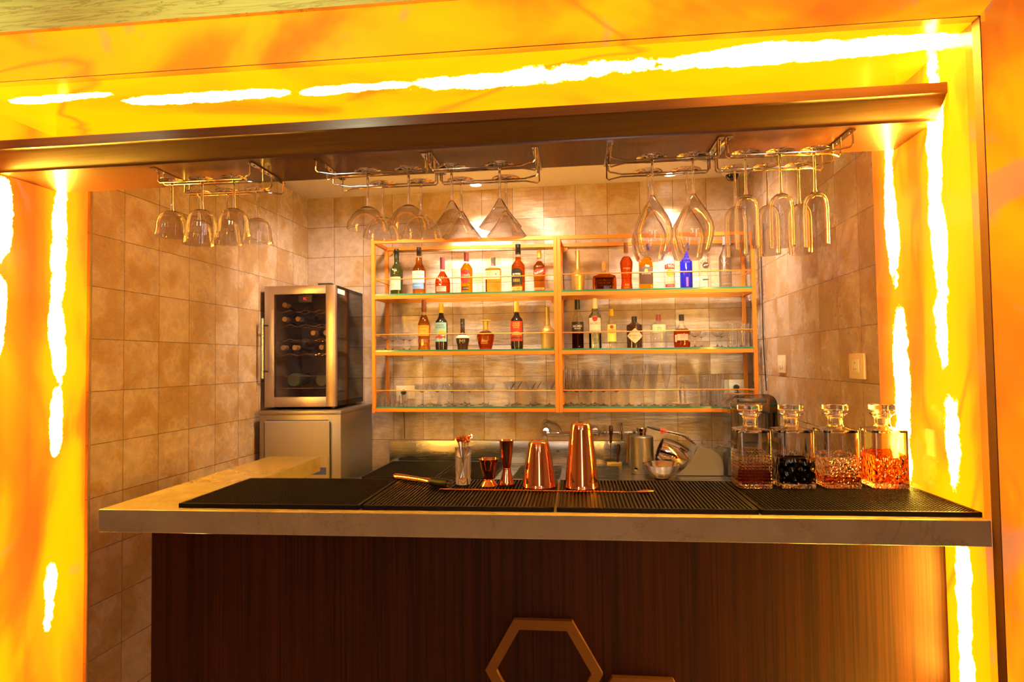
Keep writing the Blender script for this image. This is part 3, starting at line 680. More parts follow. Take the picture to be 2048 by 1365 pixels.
bottle(0, 1339.3, 574, [(4, 484), (4.2, 498), (4.6, 500), (8, 506), (12, 514), (12.3, 574)], 'clear vodka bottle with a red label over an orange crest', capy=496, cap=RED,
       labels=[(522.5, 533, 0.85, RED, 0, arch), (533, 548, 0.66, ORANGE, 0, oval), (563, 569, 0.80, RED)], texts=[('1906', 7.5, 527.5, WHT, {'w': 16}), ('VODKA', 2.6, 566, WHT, {'w': 12})])
bottle(0, 1373, 573.8, [(2.6, 480), (2.8, 496), (5, 500), (7, 508), (9, 512), (12.3, 517), (12.3, 573.8)], 'bright cobalt blue vodka bottle', capy=492, cap=K((0.03, 0.03, 0.25), 0.3), body=K((0.01, 0.012, 0.42), 0.07, Transmission_Weight=0.3), n=2,
       texts=[('SKYY', 7, 514.5, K((0.7, 0.66, 0.8), 0.3), {'w': 17}), ('VODKA', 3, 519.5, K((0.3, 0.3, 0.9), 0.3), {'w': 13}), ('I', 22, 560, K((0.40, 0.10, 0.55), 0.3), {'w': 4})])
def beluga(t, s, i):
    r = 12.2/s+0.0016
    MB().lathe([(0.0001, 0), (6.5/s, 0), (6.5/s, 0.0016), (0.0001, 0.0016)], 24).xf(Matrix.Translation((0, -r+0.0012, (573.3-526.5)/s)) @ Matrix.Rotation(PI/2, 4, 'X')).build('medallion', K((0.10, 0.06, 0.05), 0.3, 0.5), t)
    MB().tube([(-4/s, -r-0.0008, 45/s), (-1/s, -r-0.0008, 47.5/s), (2.5/s, -r-0.0008, 47/s), (4.5/s, -r-0.0008, 49/s)], 0.0018, 6, radii=[0.0008, 0.0022, 0.0016, 0.0006]).build('fish_emblem', WHT, t)
bottle(0, 1410, 573.3, [(4, 470), (4.2, 490), (5, 498), (9, 502), (12, 508), (12.2, 520), (12.0, 560), (12.8, 564), (12.8, 573.3)], 'clear vodka bottle with a dark round medallion and arched lettering', capy=486, cap=K((0.25, 0.24, 0.25), 0.3, 0.6),
       labels=[(553.5, 556, 0.5, INK)], texts=[('BELUGA', 6.5, 517.5, INK, {'w': 21, 'arc': 10}), ('VODKA', 2.6, 548, GLD, {'w': 10})], extra=beluga)
bottle(0, 1451.5, 572.3, [(4.3, 466), (4.3, 486), (4.6, 492), (8, 500), (12.2, 508), (12.2, 572.3)], 'tall frosted vodka bottle with a bare tree drawing, last on the top shelf', capy=484, cap=K((0.30, 0.30, 0.36), 0.4, 0.2), body=M['frost'],
       texts=[('BELVEDERE', 4, 537, K((0.22, 0.21, 0.22), 0.5), {'w': 21}), ('VODKA', 4, 543, K((0.22, 0.21, 0.22), 0.5), {'w': 18}), ('IMPORTED', 2, 563, K((0.5, 0.5, 0.5), 0.5), {'w': 15})],
       extra=lambda t, s, i: [MB().tube([((px+ox)/s-0.019, -0.0335, (573-py)/s) for px, py in pl], 0.0006, 4).build('tree_drawing', WHT, t) for ox in (0,) for pl in ([(0, 538), (0.5, 520), (1, 506)],)][0] and
       (lambda b: ([b.tube([(-0.019+x0/s, -0.0335, (573-y0)/s), (-0.019+x1/s, -0.0335, (573-y1)/s)], 0.0006, 4) for x0, y0, x1, y1 in ((0.3, 530, 5, 520), (0.5, 525, -4, 515), (0.6, 518, 5, 508), (0.8, 514, -3, 505), (2.5, 525, 7, 519), (3, 514, 7, 511))], b.build('tree_branches', WHT, t)))(MB()))
# middle shelf, left bay
bottle(1, 848.5, 698.5, [(4.4, 598), (4.6, 624), (4.8, 627), (8, 634), (12.4, 645), (12.8, 655), (12, 675), (11.7, 690), (12.7, 698.5)], 'tall amber whisky bottle with orange label, leftmost bottle on the middle shelf', capy=622, cap=K((0.24, 0.06, 0.02), 0.35), liq=M['amber'], fill=629,
       labels=[(649.5, 670, 1.1, K((0.80, 0.33, 0.03), 0.4)), (676, 684, 1.05, K((0.22, 0.05, 0.02), 0.4)), (677, 689, 0.2, GLD)], texts=[('GLENMORANGIE', 3.6, 653, BRN, {'w': 21}), ('THE ORIGINAL', 2, 660, BRN, {'w': 15})])
def wine_label(t, s, i, yb=698):
    r = i(40/s)+0.0012; b = MB()
    b.patch(r, (yb-666)/s, (yb-659)/s, -0.3, 1.0, shape=lambda u, a, c: (a, a+(c-a)*(0.35+0.65*abs(math.sin(2.2*u+0.6))))); b.build('label_art', ORANGE, t)
    MB().patch(r+0.0002, (yb-676)/s, (yb-668)/s, -0.9, 0.9, shape=lambda u, a, c: (a+(c-a)*0.3*math.sin(6*u)**2, c-(c-a)*0.4*math.sin(5*u+1)**2)).build('label_art', RED, t)
bottle(1, 883.2, 697.5, [(4.3, 604), (4.5, 622), (4.6, 628), (7, 634), (11.5, 640), (12.4, 647), (12.4, 690), (11.7, 697.5)], 'dark wine bottle with teal landscape label and yellow capsule', capy=623, cap=YCAP, body=M['wine'],
       labels=[(643, 681, 1.15, TEAL)], texts=[('MONTE', 3.6, 648.5, INK, {'w': 15}), ('PACIFICO', 3.6, 653, INK, {'w': 20})], extra=wine_label)
bottle(1, 925.6, 697, [(4.1, 635), (4.3, 660), (5, 664), (10, 669), (13.4, 674), (13.2, 680), (11, 690), (10.4, 697)], 'small dark liqueur bottle with bulging shoulders and a cream collar', capy=648, cap=M['black'], body=M['brown_glass'],
       labels=[(648, 652, 1.3, PURP)], texts=[('X', 3, 644, GLD), ('M', 9, 681, K((0.3, 0.2, 0.1), 0.3), {'w': 8})], extra=lambda t, s, i: MB().lathe([(8.5/s, (697-667.5)/s), (13.9/s, (697-672)/s), (13.9/s, (697-674)/s), (9/s, (697-669)/s)], 28, closed=True, capends=False).build('collar', K((0.75, 0.6, 0.45), 0.5), t))
bottle(1, 971.5, 696.6, [(11.4, 638), (11.4, 639.6), (5.4, 640), (4.8, 645), (4.9, 656), (5.4, 657.5), (10, 660), (16.4, 665), (18.2, 669), (16.5, 680), (13.6, 692), (12.6, 696.6)], 'rounded brandy bottle with a wide flat gold stopper', capy=657, cap=K((0.62, 0.36, 0.07), 0.35, 0.5), liq=M['red_amber'], fill=661,
       texts=[('Bleu', 7, 679.5, GLD, {'w': 13, 'shear': 0.3}), ('XO BRANDY', 2.6, 684.5, GLD, {'w': 14})], extra=lambda t, s, i: MB().lathe([(0.0001, 0), (4.5/s, 0), (4.5/s, 0.002), (0.0001, 0.002)], 20).xf(Matrix.Translation((-15.2/s, -0.018, 20/s)) @ Matrix.Rotation(-0.75, 4, 'Z') @ Matrix.Rotation(PI/2, 4, 'X')).build('seal', GLD, t))
def wine_label2(t, s, i):
    r = i(40/s)+0.0012
    MB().patch(r, 28/s, 35/s, -0.7, 0.9, shape=lambda u, a, c: (a, a+(c-a)*(0.4+0.6*abs(math.sin(2.8*u+0.3))))).build('label_art', ORANGE, t)
    MB().patch(r+0.0002, 20/s, 26/s, -0.9, 0.9, shape=lambda u, a, c: (a+(c-a)*0.3*math.sin(6*u)**2, c-(c-a)*0.4*math.sin(5*u+1)**2)).build('label_art', BRN, t)
bottle(1, 1034.2, 695.8, [(4.2, 600.5), (4.6, 620), (4.8, 625), (7, 630), (11.6, 636), (12.7, 644), (12.7, 688), (12, 695.8)], 'dark wine bottle with bright red label and yellow capsule', capy=621, cap=YCAP, body=M['wine'],
       labels=[(640, 679.5, 1.15, RED)], texts=[('MONTE', 3.6, 644.5, GLD, {'w': 14}), ('PACIFICO', 3.6, 648.7, GLD, {'w': 16}), ('RESERVA', 2.4, 652.7, GLD, {'w': 12})], extra=wine_label2)
bottle(1, 1095.7, 695.4, [(4.2, 612), (4.5, 634), (5.2, 648), (9, 652), (14, 657), (15.4, 661), (13.8, 666), (13.2, 690), (12.6, 695.4)], 'gold painted bottle on the middle shelf just left of the middle upright', body=M['gold'], texts=[('NIZAM', 4, 675, GLD, {'rot': -PI/2})])
# middle shelf, right bay
bottle(1, 1156, 694.8, [(5.1, 597), (5.3, 615), (5, 620), (8, 627), (12, 635), (12.2, 642), (12.2, 694.8)], 'clear rum bottle with dark rum and a black label, nearest the middle upright', capy=616, cap=M['black'], liq=M['rum_dark'], fill=641.5,
       labels=[(641.5, 664, 1.25, M['black'])], texts=[('BACARDI', 5, 650.3, WHT, {'w': 20}), ('BLACK', 3, 655, WHT, {'w': 13})])
def bat(t, s, i, y=0, R=5.3):
    zc = y/s; r = i(zc)+0.0012
    MB().lathe([(0.0001, 0), (R/s, 0), (R/s, 0.0012), (0.0001, 0.0012)], 24).xf(Matrix.Translation((0, -r+0.0012, zc)) @ Matrix.Rotation(PI/2, 4, 'X')).build('roundel', RED, t)
    b = MB(); u = R/s*0.7
    b.tube([(-u, -r-0.0004, zc+u*0.2), (-u*0.4, -r-0.0008, zc+u*0.35), (0, -r-0.0008, zc-u*0.1), (u*0.4, -r-0.0008, zc+u*0.35), (u, -r-0.0004, zc+u*0.2)], u*0.2, 5); b.build('bat_emblem', INK, t)
bottle(1, 1190.8, 694, [(5.1, 594), (5.3, 613), (5.6, 620), (8, 624), (11.8, 629), (12.4, 636), (12.4, 694)], 'clear white rum bottle with white cap and red roundel label', capy=613.5, cap=WHT, body=glass_thin('pale green bottle', (0.86, 0.93, 0.80), edge=0.5),
       labels=[(633, 663, 1.12, K((0.72, 0.60, 0.48), 0.5))], texts=[('BACARDI', 5.5, 644.5, INK, {'w': 20}), ('CARTA BLANCA', 4, 659.5, BRN, {'w': 22})], extra=lambda t, s, i: bat(t, s, i, 694-635))
bottle(1, 1224, 693.7, [(3.8, 615), (4, 628), (3.6, 632), (5, 637), (8.6, 641), (9.2, 648), (9.2, 693.7)], 'slim clear lemon rum bottle with a yellow cap', capy=628, cap=YCAP,
       labels=[(646, 680, 1.15, K((0.80, 0.62, 0.12), 0.5))], texts=[('BACARDI', 4, 657.5, INK, {'w': 15}), ('LIMON', 3, 663, RED, {'w': 10})], extra=lambda t, s, i: bat(t, s, i, 694-651.5, 3.7))
def hend(t, s, i):
    r = 15.6/s
    b = MB().patch(r, (693.3-684)/s, (693.3-654)/s, -1.15, 1.15, shape=diamond, th=0.0012); b.build('label', K((0.68, 0.46, 0.30), 0.6), t)
bottle(1, 1269.5, 693.3, [(4.9, 630), (5, 640), (6, 642), (10, 644.5), (15, 647), (15.6, 650), (15.3, 693.3)], 'squat black apothecary gin bottle with diamond label', capy=641, cap=M['black'], body=M['brown_glass'], texts=[("HENDRICK'S", 4.2, 668.8, INK, {'w': 27}), ('GIN', 3, 673.5, INK, {'w': 9})], extra=hend)
def roku(t, s, i):
    r = 17/s+0.0014
    calligraphy(t, s, 0, (692.7-655)/s, -0.0525, [[(0, 1.7), (0.1, 1.3)], [(-1.9, 0.9), (0, 1.0), (1.9, 0.95)], [(-0.6, 0.3), (-1.5, -1.3)], [(0.5, 0.3), (1.4, -0.9)]], 0.0075, 0.0011)
bottle(1, 1317.8, 692.7, [(4.6, 626), (4.8, 637.5), (5.4, 640), (12, 643), (16.8, 646), (17, 650), (16.8, 692.7)], 'wide clear six-sided gin bottle with cream label and black strokes', capy=637.5, cap=K((0.25, 0.04, 0.05), 0.4),
       labels=[(646.5, 662, 0.85, K((0.80, 0.62, 0.42), 0.5))], extra=roku, seg=24)
bottle(1, 1364.2, 692.6, [(4.9, 626.5), (4.9, 637.5), (4.4, 639), (5.3, 648), (9, 652), (14.5, 657), (16.2, 661), (16.2, 688), (15.2, 692.6)], 'rounded dark rum bottle with black square cap, last bottle on the middle shelf', capy=638, cap=M['black'], liq=M['red_amber'], fill=655, n=3, dr=0.7,
       labels=[(665.5, 678, 0.55, K((0.55, 0.33, 0.22), 0.5)), (667, 681, 0.16, K((0.6, 0.45, 0.33), 0.5), -0.8), (667, 681, 0.16, K((0.6, 0.45, 0.33), 0.5), 0.8)], texts=[('OLD MONK', 3, 668, INK, {'w': 10}), ('RUM', 2.4, 672, INK, {'w': 7})])

# ------------------------------------------------------------------ stemware and tumblers (real double walls)
GW = M['glassware']
def wall(outer, th, zin=None):
    """closed section of a glass from outer profile (from bottom centre up to rim) and wall thickness: returns ring list"""
    rim = outer[-1]; inner = [(max(1e-5, r-th), z) for r, z in outer[::-1]]
    return outer, inner
def stem_glass(name, foot, stem_r, stem_h, bowl, label, cat, loc, group, flip=False, ribs=0, amp=0.0, seg=28, th=0.0011, fh=0.003):
    """bowl: outer profile (r, z above stem top). Parts: foot, stem, bowl."""
    def fl(mb):
        if flip: mb.xf(Matrix.Scale(-1, 4, (0, 0, 1)))
        return mb
    base = [(1e-5, 0.0003), (foot*0.97, 0.0003), (foot, 0.0012), (foot*0.97, 0.0020), (foot*0.45, fh*1.2), (stem_r*2.2, fh*2.0), (stem_r*1.25, fh*3.6), (stem_r, fh*6)]
    outer = base+[(stem_r, stem_h*0.6), (stem_r*1.15, stem_h*0.9), (stem_r*1.7, stem_h)]+[(r, stem_h+z) for r, z in bowl]
    zi0 = bowl[0][1]+stem_h+0.002
    inner = [(max(2e-5, r-th), max(stem_h+z, zi0) if k else zi0) for k, (r, z) in enumerate(bowl)]
    # one continuous piece of glass; ribs only on the bowl
    b = MB()
    prof = outer+inner[::-1]+[(1e-5, zi0)]
    prof[0] = (1e-5, 0.0003)
    rings = [(r, z) for r, z in prof]
    b.lathe(rings, seg if not ribs else ribs*(4 if ribs < 20 else 2), capends=False)
    if ribs:
        for v in b.bm.verts:
            if v.co.z > stem_h+0.006:
                k = math.atan2(v.co.y, v.co.x); f = 1+amp*math.cos(ribs*k); v.co.x *= f; v.co.y *= f
    fl(b)
    return tag(b.build(name, GW, loc=loc), label, cat, group)
HG = 'glasses hanging from the racks'
def scaleprof(p, s): return [(r*s, z*s) for r, z in p]
B_BELL = [(0.007, 0), (0.020, 0.004), (0.033, 0.013), (0.040, 0.026), (0.044, 0.042), (0.0450, 0.058), (0.0475, 0.074), (0.0505, 0.083)]
B_COUPE = [(0.006, 0), (0.022, 0.006), (0.040, 0.018), (0.053, 0.034), (0.061, 0.052), (0.0640, 0.070)]
B_MART = [(0.005, 0), (0.010, 0.006), (0.030, 0.040), (0.050, 0.066), (0.0645, 0.086)]
B_WINE = [(0.005, 0), (0.012, 0.014), (0.026, 0.036), (0.042, 0.062), (0.053, 0.088), (0.056, 0.108), (0.053, 0.132), (0.046, 0.158), (0.041, 0.172)]
B_FLUTE = [(0.006, 0), (0.017, 0.005), (0.027, 0.014), (0.0325, 0.028), (0.0345, 0.050), (0.0345, 0.100), (0.0345, 0.155)]
racks = [ # name, x range of the rack, glasses x positions, profile key, row labels
 (0.512, 0.838, (0.553, 0.656, 0.764), 'bell'), (1.052, 1.388, (1.203, 1.333), 'coupe'), (1.404, 1.725, (1.468, 1.616), 'martini'), (1.945, 2.262, (2.071, 2.189), 'wine'), (2.285, 2.618, (2.338, 2.435, 2.530), 'flute')]
KINDS = {'bell': ('wine_glass', 0.039, 0.0035, 0.098, B_BELL, 'flared fluted wine glass', 14, 0.018), 'coupe': ('coupe_glass', 0.043, 0.0038, 0.110, B_COUPE, 'round bowled coupe glass', 0, 0), 'martini': ('martini_glass', 0.045, 0.0038, 0.104, B_MART, 'cone shaped martini glass', 0, 0),
         'wine': ('balloon_glass', 0.046, 0.0032, 0.112, B_WINE, 'large balloon wine glass', 0, 0), 'flute': ('flute_glass', 0.041, 0.0034, 0.122, B_FLUTE, 'straight sided champagne flute', 0, 0)}
ORD = {3: ('left', 'middle', 'right'), 2: ('left', 'right')}
rackname = {'bell': 'leftmost rack', 'coupe': 'second rack from left', 'martini': 'middle rack', 'wine': 'fourth rack from left', 'flute': 'rightmost rack'}
WZ = 2.090
proto = {}
for (x0, x1, xs, kd) in racks:
    nm, foot, sr, shh, bowl, desc, ribs, amp = KINDS[kd]
    xm = (x0+x1)/2; zt = soffz(xm)
    rk = thing('glass_rack', (xm, -1.915+SK*(xm-XR), zt-0.0005), 'chrome wire glass rack under the header holding the '+desc+'es' if kd != 'flute' else 'chrome wire glass rack under the header holding the champagne flutes', 'glass rack', 'chrome racks under the timber header', SK)
    hx = (x1-x0)/2
    for sx in (-1, 1):
        b = MB().box((sx*hx-0.009, -0.112, -0.0025), (sx*hx+0.009, 0.108, 0)); b.build('mounting_plate', M['chrome'], rk)
        b = MB()
        for yy in (-0.085, 0.0, 0.085):
            b.lathe([(0.0001, -0.0042), (0.003, -0.004), (0.0038, -0.0025)], 10, (sx*hx, yy, 0))
        b.build('screws', M['dark_plastic'], rk)
    zw = WZ-0.0006-zt
    for yc in (-0.070, 0.065):
        for sy in (-1, 1):
            yo = yc+sy*0.040; yi = yc+sy*0.013
            openside = 1 if kd in ('bell', 'martini', 'flute') else -1
            pts = []
            xo, xi = openside*hx, openside*(hx-0.045)
            pts += [(xo, yo, -0.0022), (xo, yo, zw+0.006), (xo-openside*0.006, yo, zw)]
            pts += [(xi, yi, zw)]
            pts += [(-openside*(hx-0.006), yi, zw), (-openside*hx, yi, zw+0.006), (-openside*hx, yi, -0.0022)]
            MB().tube(pts, 0.0026, 8).build('wire', M['chrome'], rk)
    for ri, (yl, rn_) in enumerate(((-1.985, 'front'), (-1.850, 'back'))):
        for gi, gx in enumerate(xs):
            lab = f"{desc} hanging {rn_} {ORD[len(xs)][gi]} in the {rackname[kd]}"
            rb, am = ribs, amp
            key = kd
            if kd == 'coupe' and ri == 1: rb, am, key = 40, 0.012, 'coupe_r'; lab = lab.replace('coupe glass', 'ribbed coupe glass')
            loc = (gx, yl+SK*(gx-XR), WZ+0.0068)
            if key not in proto:
                proto[key] = stem_glass(nm, foot, sr, shh, bowl, lab, 'glass', loc, 'hanging '+nm.replace('_', ' ')+'es', True, rb, am, 32); g_o = proto[key]
            else:
                g_o = copy_tree(proto[key]); g_o.location = loc; g_o['label'] = lab
            g_o.rotation_euler.z = random.uniform(0, 6)

# glasses standing on the wall shelf
SHG = {'c': ([(0.004, 0), (0.018, 0.006), (0.032, 0.018), (0.036, 0.034)], 0.030, 0.060, 'coupe_glass', 'small coupe glass'),
       'm': ([(0.004, 0), (0.010, 0.008), (0.040, 0.056)], 0.033, 0.085, 'martini_glass', 'martini glass'),
       'k': ([(0.005, 0), (0.022, 0.006), (0.037, 0.024), (0.043, 0.050)], 0.032, 0.082, 'coupe_glass', 'stemmed coupe glass'),
       'f': ([(0.005, 0), (0.018, 0.008), (0.026, 0.030), (0.027, 0.100), (0.0265, 0.135)], 0.030, 0.078, 'flute_glass', 'straight champagne flute'),
       't': ([(0.004, 0), (0.010, 0.020), (0.022, 0.080), (0.030, 0.140)], 0.032, 0.100, 'flute_glass', 'trumpet champagne flute')}
sp = {}
def stand(kind, px, Y, level, label, group):
    bowl, foot, shh, nm, desc = SHG[kind]
    p = onY(px, 810, Y); x = p.x; loc = (x, Y, shelf_z(level, x)+0.0003)
    if kind not in sp: sp[kind] = stem_glass(nm, foot, 0.0032, shh, bowl, label, 'glass', loc, group, seg=24); return
    o = copy_tree(sp[kind]); o.location = loc; o['label'] = label; o['group'] = group
for i, (px, Y, lb) in enumerate(((772, -0.21, 'front left of four by the amber bottle'), (786, -0.10, 'back left of four by the amber bottle'), (808, -0.21, 'front right of four by the amber bottle'), (820, -0.10, 'back right of four by the amber bottle'))):
    stand('c', px, Y, 1, 'small coupe glass on the middle shelf, '+lb, 'small coupes on the left of the middle shelf')
for px, Y, lb in ((1393, -0.21, 'front left of four near the dark rum bottle'), (1406, -0.11, 'back left of four near the dark rum bottle'), (1438, -0.21, 'front right of four next to the tumblers'), (1447, -0.11, 'back right of four next to the tumblers')):
    stand('c', px, Y, 1, 'small coupe glass on the middle shelf, '+lb, 'small coupes on the right of the middle shelf')
ordn = ['first', 'second', 'third', 'fourth', 'fifth', 'sixth', 'seventh', 'eighth']
for i, px in enumerate((844, 875, 904, 939, 977)):
    stand('k', px, -0.20, 2, f'stemmed coupe glass on the bottom shelf, {ordn[i]} from the left in the front row', 'coupes on the bottom shelf')
for i, px in enumerate((862, 898, 930, 966)):
    stand('k', px, -0.085, 2, f'stemmed coupe glass on the bottom shelf, {ordn[i]} from the left in the back row', 'coupes on the bottom shelf')
for i, px in enumerate((1019, 1061, 1099)): stand('m', px, -0.19, 2, f'martini glass on the bottom shelf, {ordn[i]} of the three in the front row', 'martini glasses on the bottom shelf')
for i, px in enumerate((1033, 1072)): stand('m', px, -0.085, 2, f'martini glass on the bottom shelf, {ordn[i]} of the two in the back row', 'martini glasses on the bottom shelf')
for i, px in enumerate((1131, 1154, 1182, 1207, 1233)): stand('f', px, -0.20, 2, f'straight champagne flute on the bottom shelf, {ordn[i]} from the middle upright in front', 'straight flutes on the bottom shelf')
for i, px in enumerate((1142, 1163, 1190)): stand('f', px, -0.09, 2, f'straight champagne flute on the bottom shelf, {ordn[i]} from the middle upright in the back row', 'straight flutes on the bottom shelf')
for i, px in enumerate((1258, 1284, 1309, 1334)): stand('t', px, -0.20, 2, f'trumpet champagne flute on the bottom shelf, {ordn[i]} from the left of the four', 'trumpet flutes on the bottom shelf')
def tumbler(px, Y, level, r, h, label, group, name='tumbler', key='tb', base=0.008, taper=0.92, tilt=None, Z=None, X=None):
    x = X if X is not None else onY(px, 700, Y).x; z = (shelf_z(level, x) if Z is None else Z)+0.0003
    if key not in sp:
        o = MB().lathe([(1e-5, 0), (r*taper*0.96, 0), (r*taper, 0.001), (r, h), (r-0.0014, h), (r*taper-0.0016, base), (1e-5, base)], 24, capends=False).build(name, GW, loc=(x, Y, z)); sp[key] = o
    else: o = sp[key].copy(); COL.objects.link(o); o.location = (x, Y, z)
    if tilt: o.rotation_euler = tilt
    tag(o, label, 'glass', group); return o
for i, (px, Y) in enumerate(((1465, -0.21), (1489, -0.21), (1474, -0.13), (1497, -0.13), (1482, -0.06))):
    tumbler(px, Y, 1, 0.030, 0.135, f"tall tumbler at the right end of the middle shelf, {('front left', 'front right', 'middle left', 'middle right', 'rear')[i]} one", 'tall tumblers on the middle shelf')
for i, (px, Y) in enumerate(((1406, -0.20), (1434, -0.20), (1418, -0.10), (1446, -0.10))):
    tumbler(px, Y, 2, 0.030, 0.175, f"footed highball glass on the bottom shelf, {('front left', 'front right', 'back left', 'back right')[i]} of the four near the socket", 'highball glasses on the bottom shelf', 'highball_glass', 'hb', 0.012, 0.85)
for i, (px, Y) in enumerate(((764, -0.22), (774, -0.15), (784, -0.22), (794, -0.15), (803, -0.22), (810, -0.15))):
    tumbler(px, Y, 2, 0.018, 0.062, f"shot glass at the left end of the bottom shelf, {ordn[i]} from the left", 'shot glasses on the bottom shelf', 'shot_glass', 'sg', 0.010, 0.74)
xp = onY(1366, 810, -0.17).x
o = MB().lathe([(1e-5, 0), (0.035, 0), (0.060, 0.010), (0.062, 0.012), (0.058, 0.0125), (0.034, 0.004), (1e-5, 0.004)], 32, capends=False).build('saucer', K((0.55, 0.33, 0.16), 0.25), loc=(xp, -0.17, shelf_z(2, xp)+0.0003)); tag(o, 'small tan saucer on the bottom shelf holding a glass bottle', 'saucer')
o = MB().lathe([(1e-5, 0), (0.018, 0), (0.020, 0.004), (0.020, 0.085), (0.010, 0.100), (0.009, 0.120), (0.012, 0.128), (0.017, 0.140), (0.015, 0.155), (0.006, 0.163), (1e-5, 0.164)], 24, capends=False).build('cruet_bottle', M['glassware'], loc=(xp, -0.17, shelf_z(2, xp)+0.0048)); tag(o, 'small clear cruet with round stopper standing on the tan saucer', 'bottle')

# ------------------------------------------------------------------ things on the bar worktop
def on_mat(x, y): return onZ(x, y, MT)
def lathe_thing(name, prof_px, cx, yb, mat, label, cat, z=None, group=None, inner=None, seg=40, closed=False):
    P = onZ(cx, yb, MT if z is None else z); s = ppm(P)
    return P, s
# copper cups
def cup(cx, yb, top_hw, yt, base_hw, name, label, depth_extra=0.0, prof=None):
    P = on_mat(cx, yb-6); s = ppm(P)*1.0; h = (yb-4-yt)/s
    t = thing(name, (P.x, P.y, MT), label, 'shaker', 'copper shaker tins on the bar mats')
    r0, r1 = base_hw/s, top_hw/s
    pr = [(r0+0.0006, 0), (r0+0.0012, 0.001), (r0+0.0012, 0.003), (r0, 0.005)]+[(r0+(r1-r0)*((i/10)**(1.25)), 0.005+(h-0.010)*i/10) for i in range(1, 10)]+[(r1, h-0.006), (r1-0.0015, h-0.002), (r1-0.004, h), (r1-0.008, h+0.0003), (r1-0.009, h-0.0008), (1e-5, h-0.0008)]
    full = [(r0-0.0008, 0)]+pr
    MB().lathe(full, 64, capends=False).build('cup_wall', M['copper'], t); return t
cup(1078.5, 979, 20.2, 885, 33.6, 'shaker_tin', 'short polished copper shaker tin standing upside down')
cup(1164, 981, 20.6, 848.5, 33.2, 'shaker_tin', 'tall polished copper shaker tin standing upside down, biggest copper piece')
# jiggers
P = on_mat(978, 972); s = ppm(P); hh = 54/s
t = thing('jigger', (P.x, P.y, MT), 'copper bell jigger with ringed bowl on a flared foot', 'jigger')
MB().lathe([(1e-5, 0.001), (16.5/s, 0), (17.5/s, 0.0012), (17/s, 0.003), (12/s, 9/s), (10.5/s, 12/s), (9/s, 13/s)], 40, capends=False).build('foot', M['copper'], t)
outer = [(9/s, 13/s), (12/s, 16/s), (13.2/s, 24/s), (15.3/s, 32/s), (15.6/s, 33/s), (16.6/s, 40/s), (17.0/s, 41/s), (18.2/s, 48/s), (20.5/s, 53.5/s)]
MB().lathe(outer+[(r-0.0009, z) for r, z in outer[::-1]][:-1]+[(1e-5, 14.5/s)], 40, capends=False).build('bowl', M['copper'], t)
P = on_mat(1014, 972); s = ppm(P)
t = thing('jigger', (P.x, P.y, MT), 'tall hourglass copper jigger between the bell jigger and the short tin', 'jigger')
outer = [(15.5/s, 0), (15.8/s, 0.001), (14.2/s, 8/s), (10/s, 22/s), (7.5/s, 33.5/s)]
MB().lathe(outer+[(r-0.0008, z) for r, z in outer[::-1]], 40, capends=False, closed=True).build('lower_cup', M['copper'], t)
outer = [(7.4/s, 34.5/s), (8.5/s, 40/s), (12/s, 65/s), (14/s, 88/s), (15.4/s, 90.5/s)]
MB().lathe([(1e-5, 34.5/s)]+outer+[(r-0.0008, z+0.0004) for r, z in outer[::-1]][:-1]+[(1e-5, 36/s)], 40, capends=False).build('upper_cup', M['copper'], t)
MB().lathe([(7.2/s, 33/s), (8.4/s, 33.2/s), (8.6/s, 34.5/s), (8.2/s, 35.6/s), (7.2/s, 36/s)], 40, closed=True, capends=False).build('ring', M['copper'], t)
text('V', 14/s, 'embossed_mark', M['copper_in'], t, 12.2/s, (0, 0, 72/s))
# glass of metal cocktail picks
P = on_mat(926.5, 968); s = ppm(P)
gl_ = MB().lathe([(1e-5, 0), (15/s, 0), (15.4/s, 0.001), (16/s, 72/s), (16/s-0.0012, 72/s), (15/s-0.0022, 12/s), (1e-5, 12/s)], 40, capends=False).build('shot_glass', GW, loc=(P.x, P.y, MT)); tag(gl_, 'slim clear glass on the bar mat holding copper topped picks', 'glass')
pk0 = None
for i in range(20):
    a = i*2.4; rr = 0.006+0.019*((i*0.618) % 1); tx, ty = rr*1.1*math.cos(a), rr*0.8*math.sin(a); zt_ = (84+10*((i*0.37) % 1))/s
    bx, by = -tx*0.30, -ty*0.30
    base = Vector((P.x+bx, P.y+by, MT+13/s)); tip = Vector((P.x+tx, P.y+ty, MT+zt_)); L = (tip-base).length
    if pk0 is None:
        pk0 = thing('cocktail_pick', base, '', 'cocktail pick', 'copper topped picks in the slim glass')
        MB().tube([(0, 0, 0), (0, 0, 1)], 0.0008, 6).build('skewer', M['chrome'], pk0)
        b = MB()
        for q in range(14):
            v = Vector((random.uniform(-1, 1), random.uniform(-1, 1), random.uniform(-1, 1))).normalized()*0.0058
            bmesh.ops.create_icosphere(b.bm, subdivisions=1, radius=0.0026, matrix=Matrix.Translation(v))
        bmesh.ops.create_icosphere(b.bm, subdivisions=2, radius=0.0050)
        b.build('knotted_head', M['copper'], pk0); o = pk0
    else: o = copy_tree(pk0)
    o.location = base; o.rotation_mode = 'QUATERNION'; o.rotation_quaternion = (tip-base).to_track_quat('Z', 'Y')
    for ch in children(o):
        if ch.name.startswith('skewer'): ch.scale = (1, 1, L)
        else: ch.location = (0, 0, L)
    o['label'] = 'thin steel pick with a knotted copper head in the slim glass'
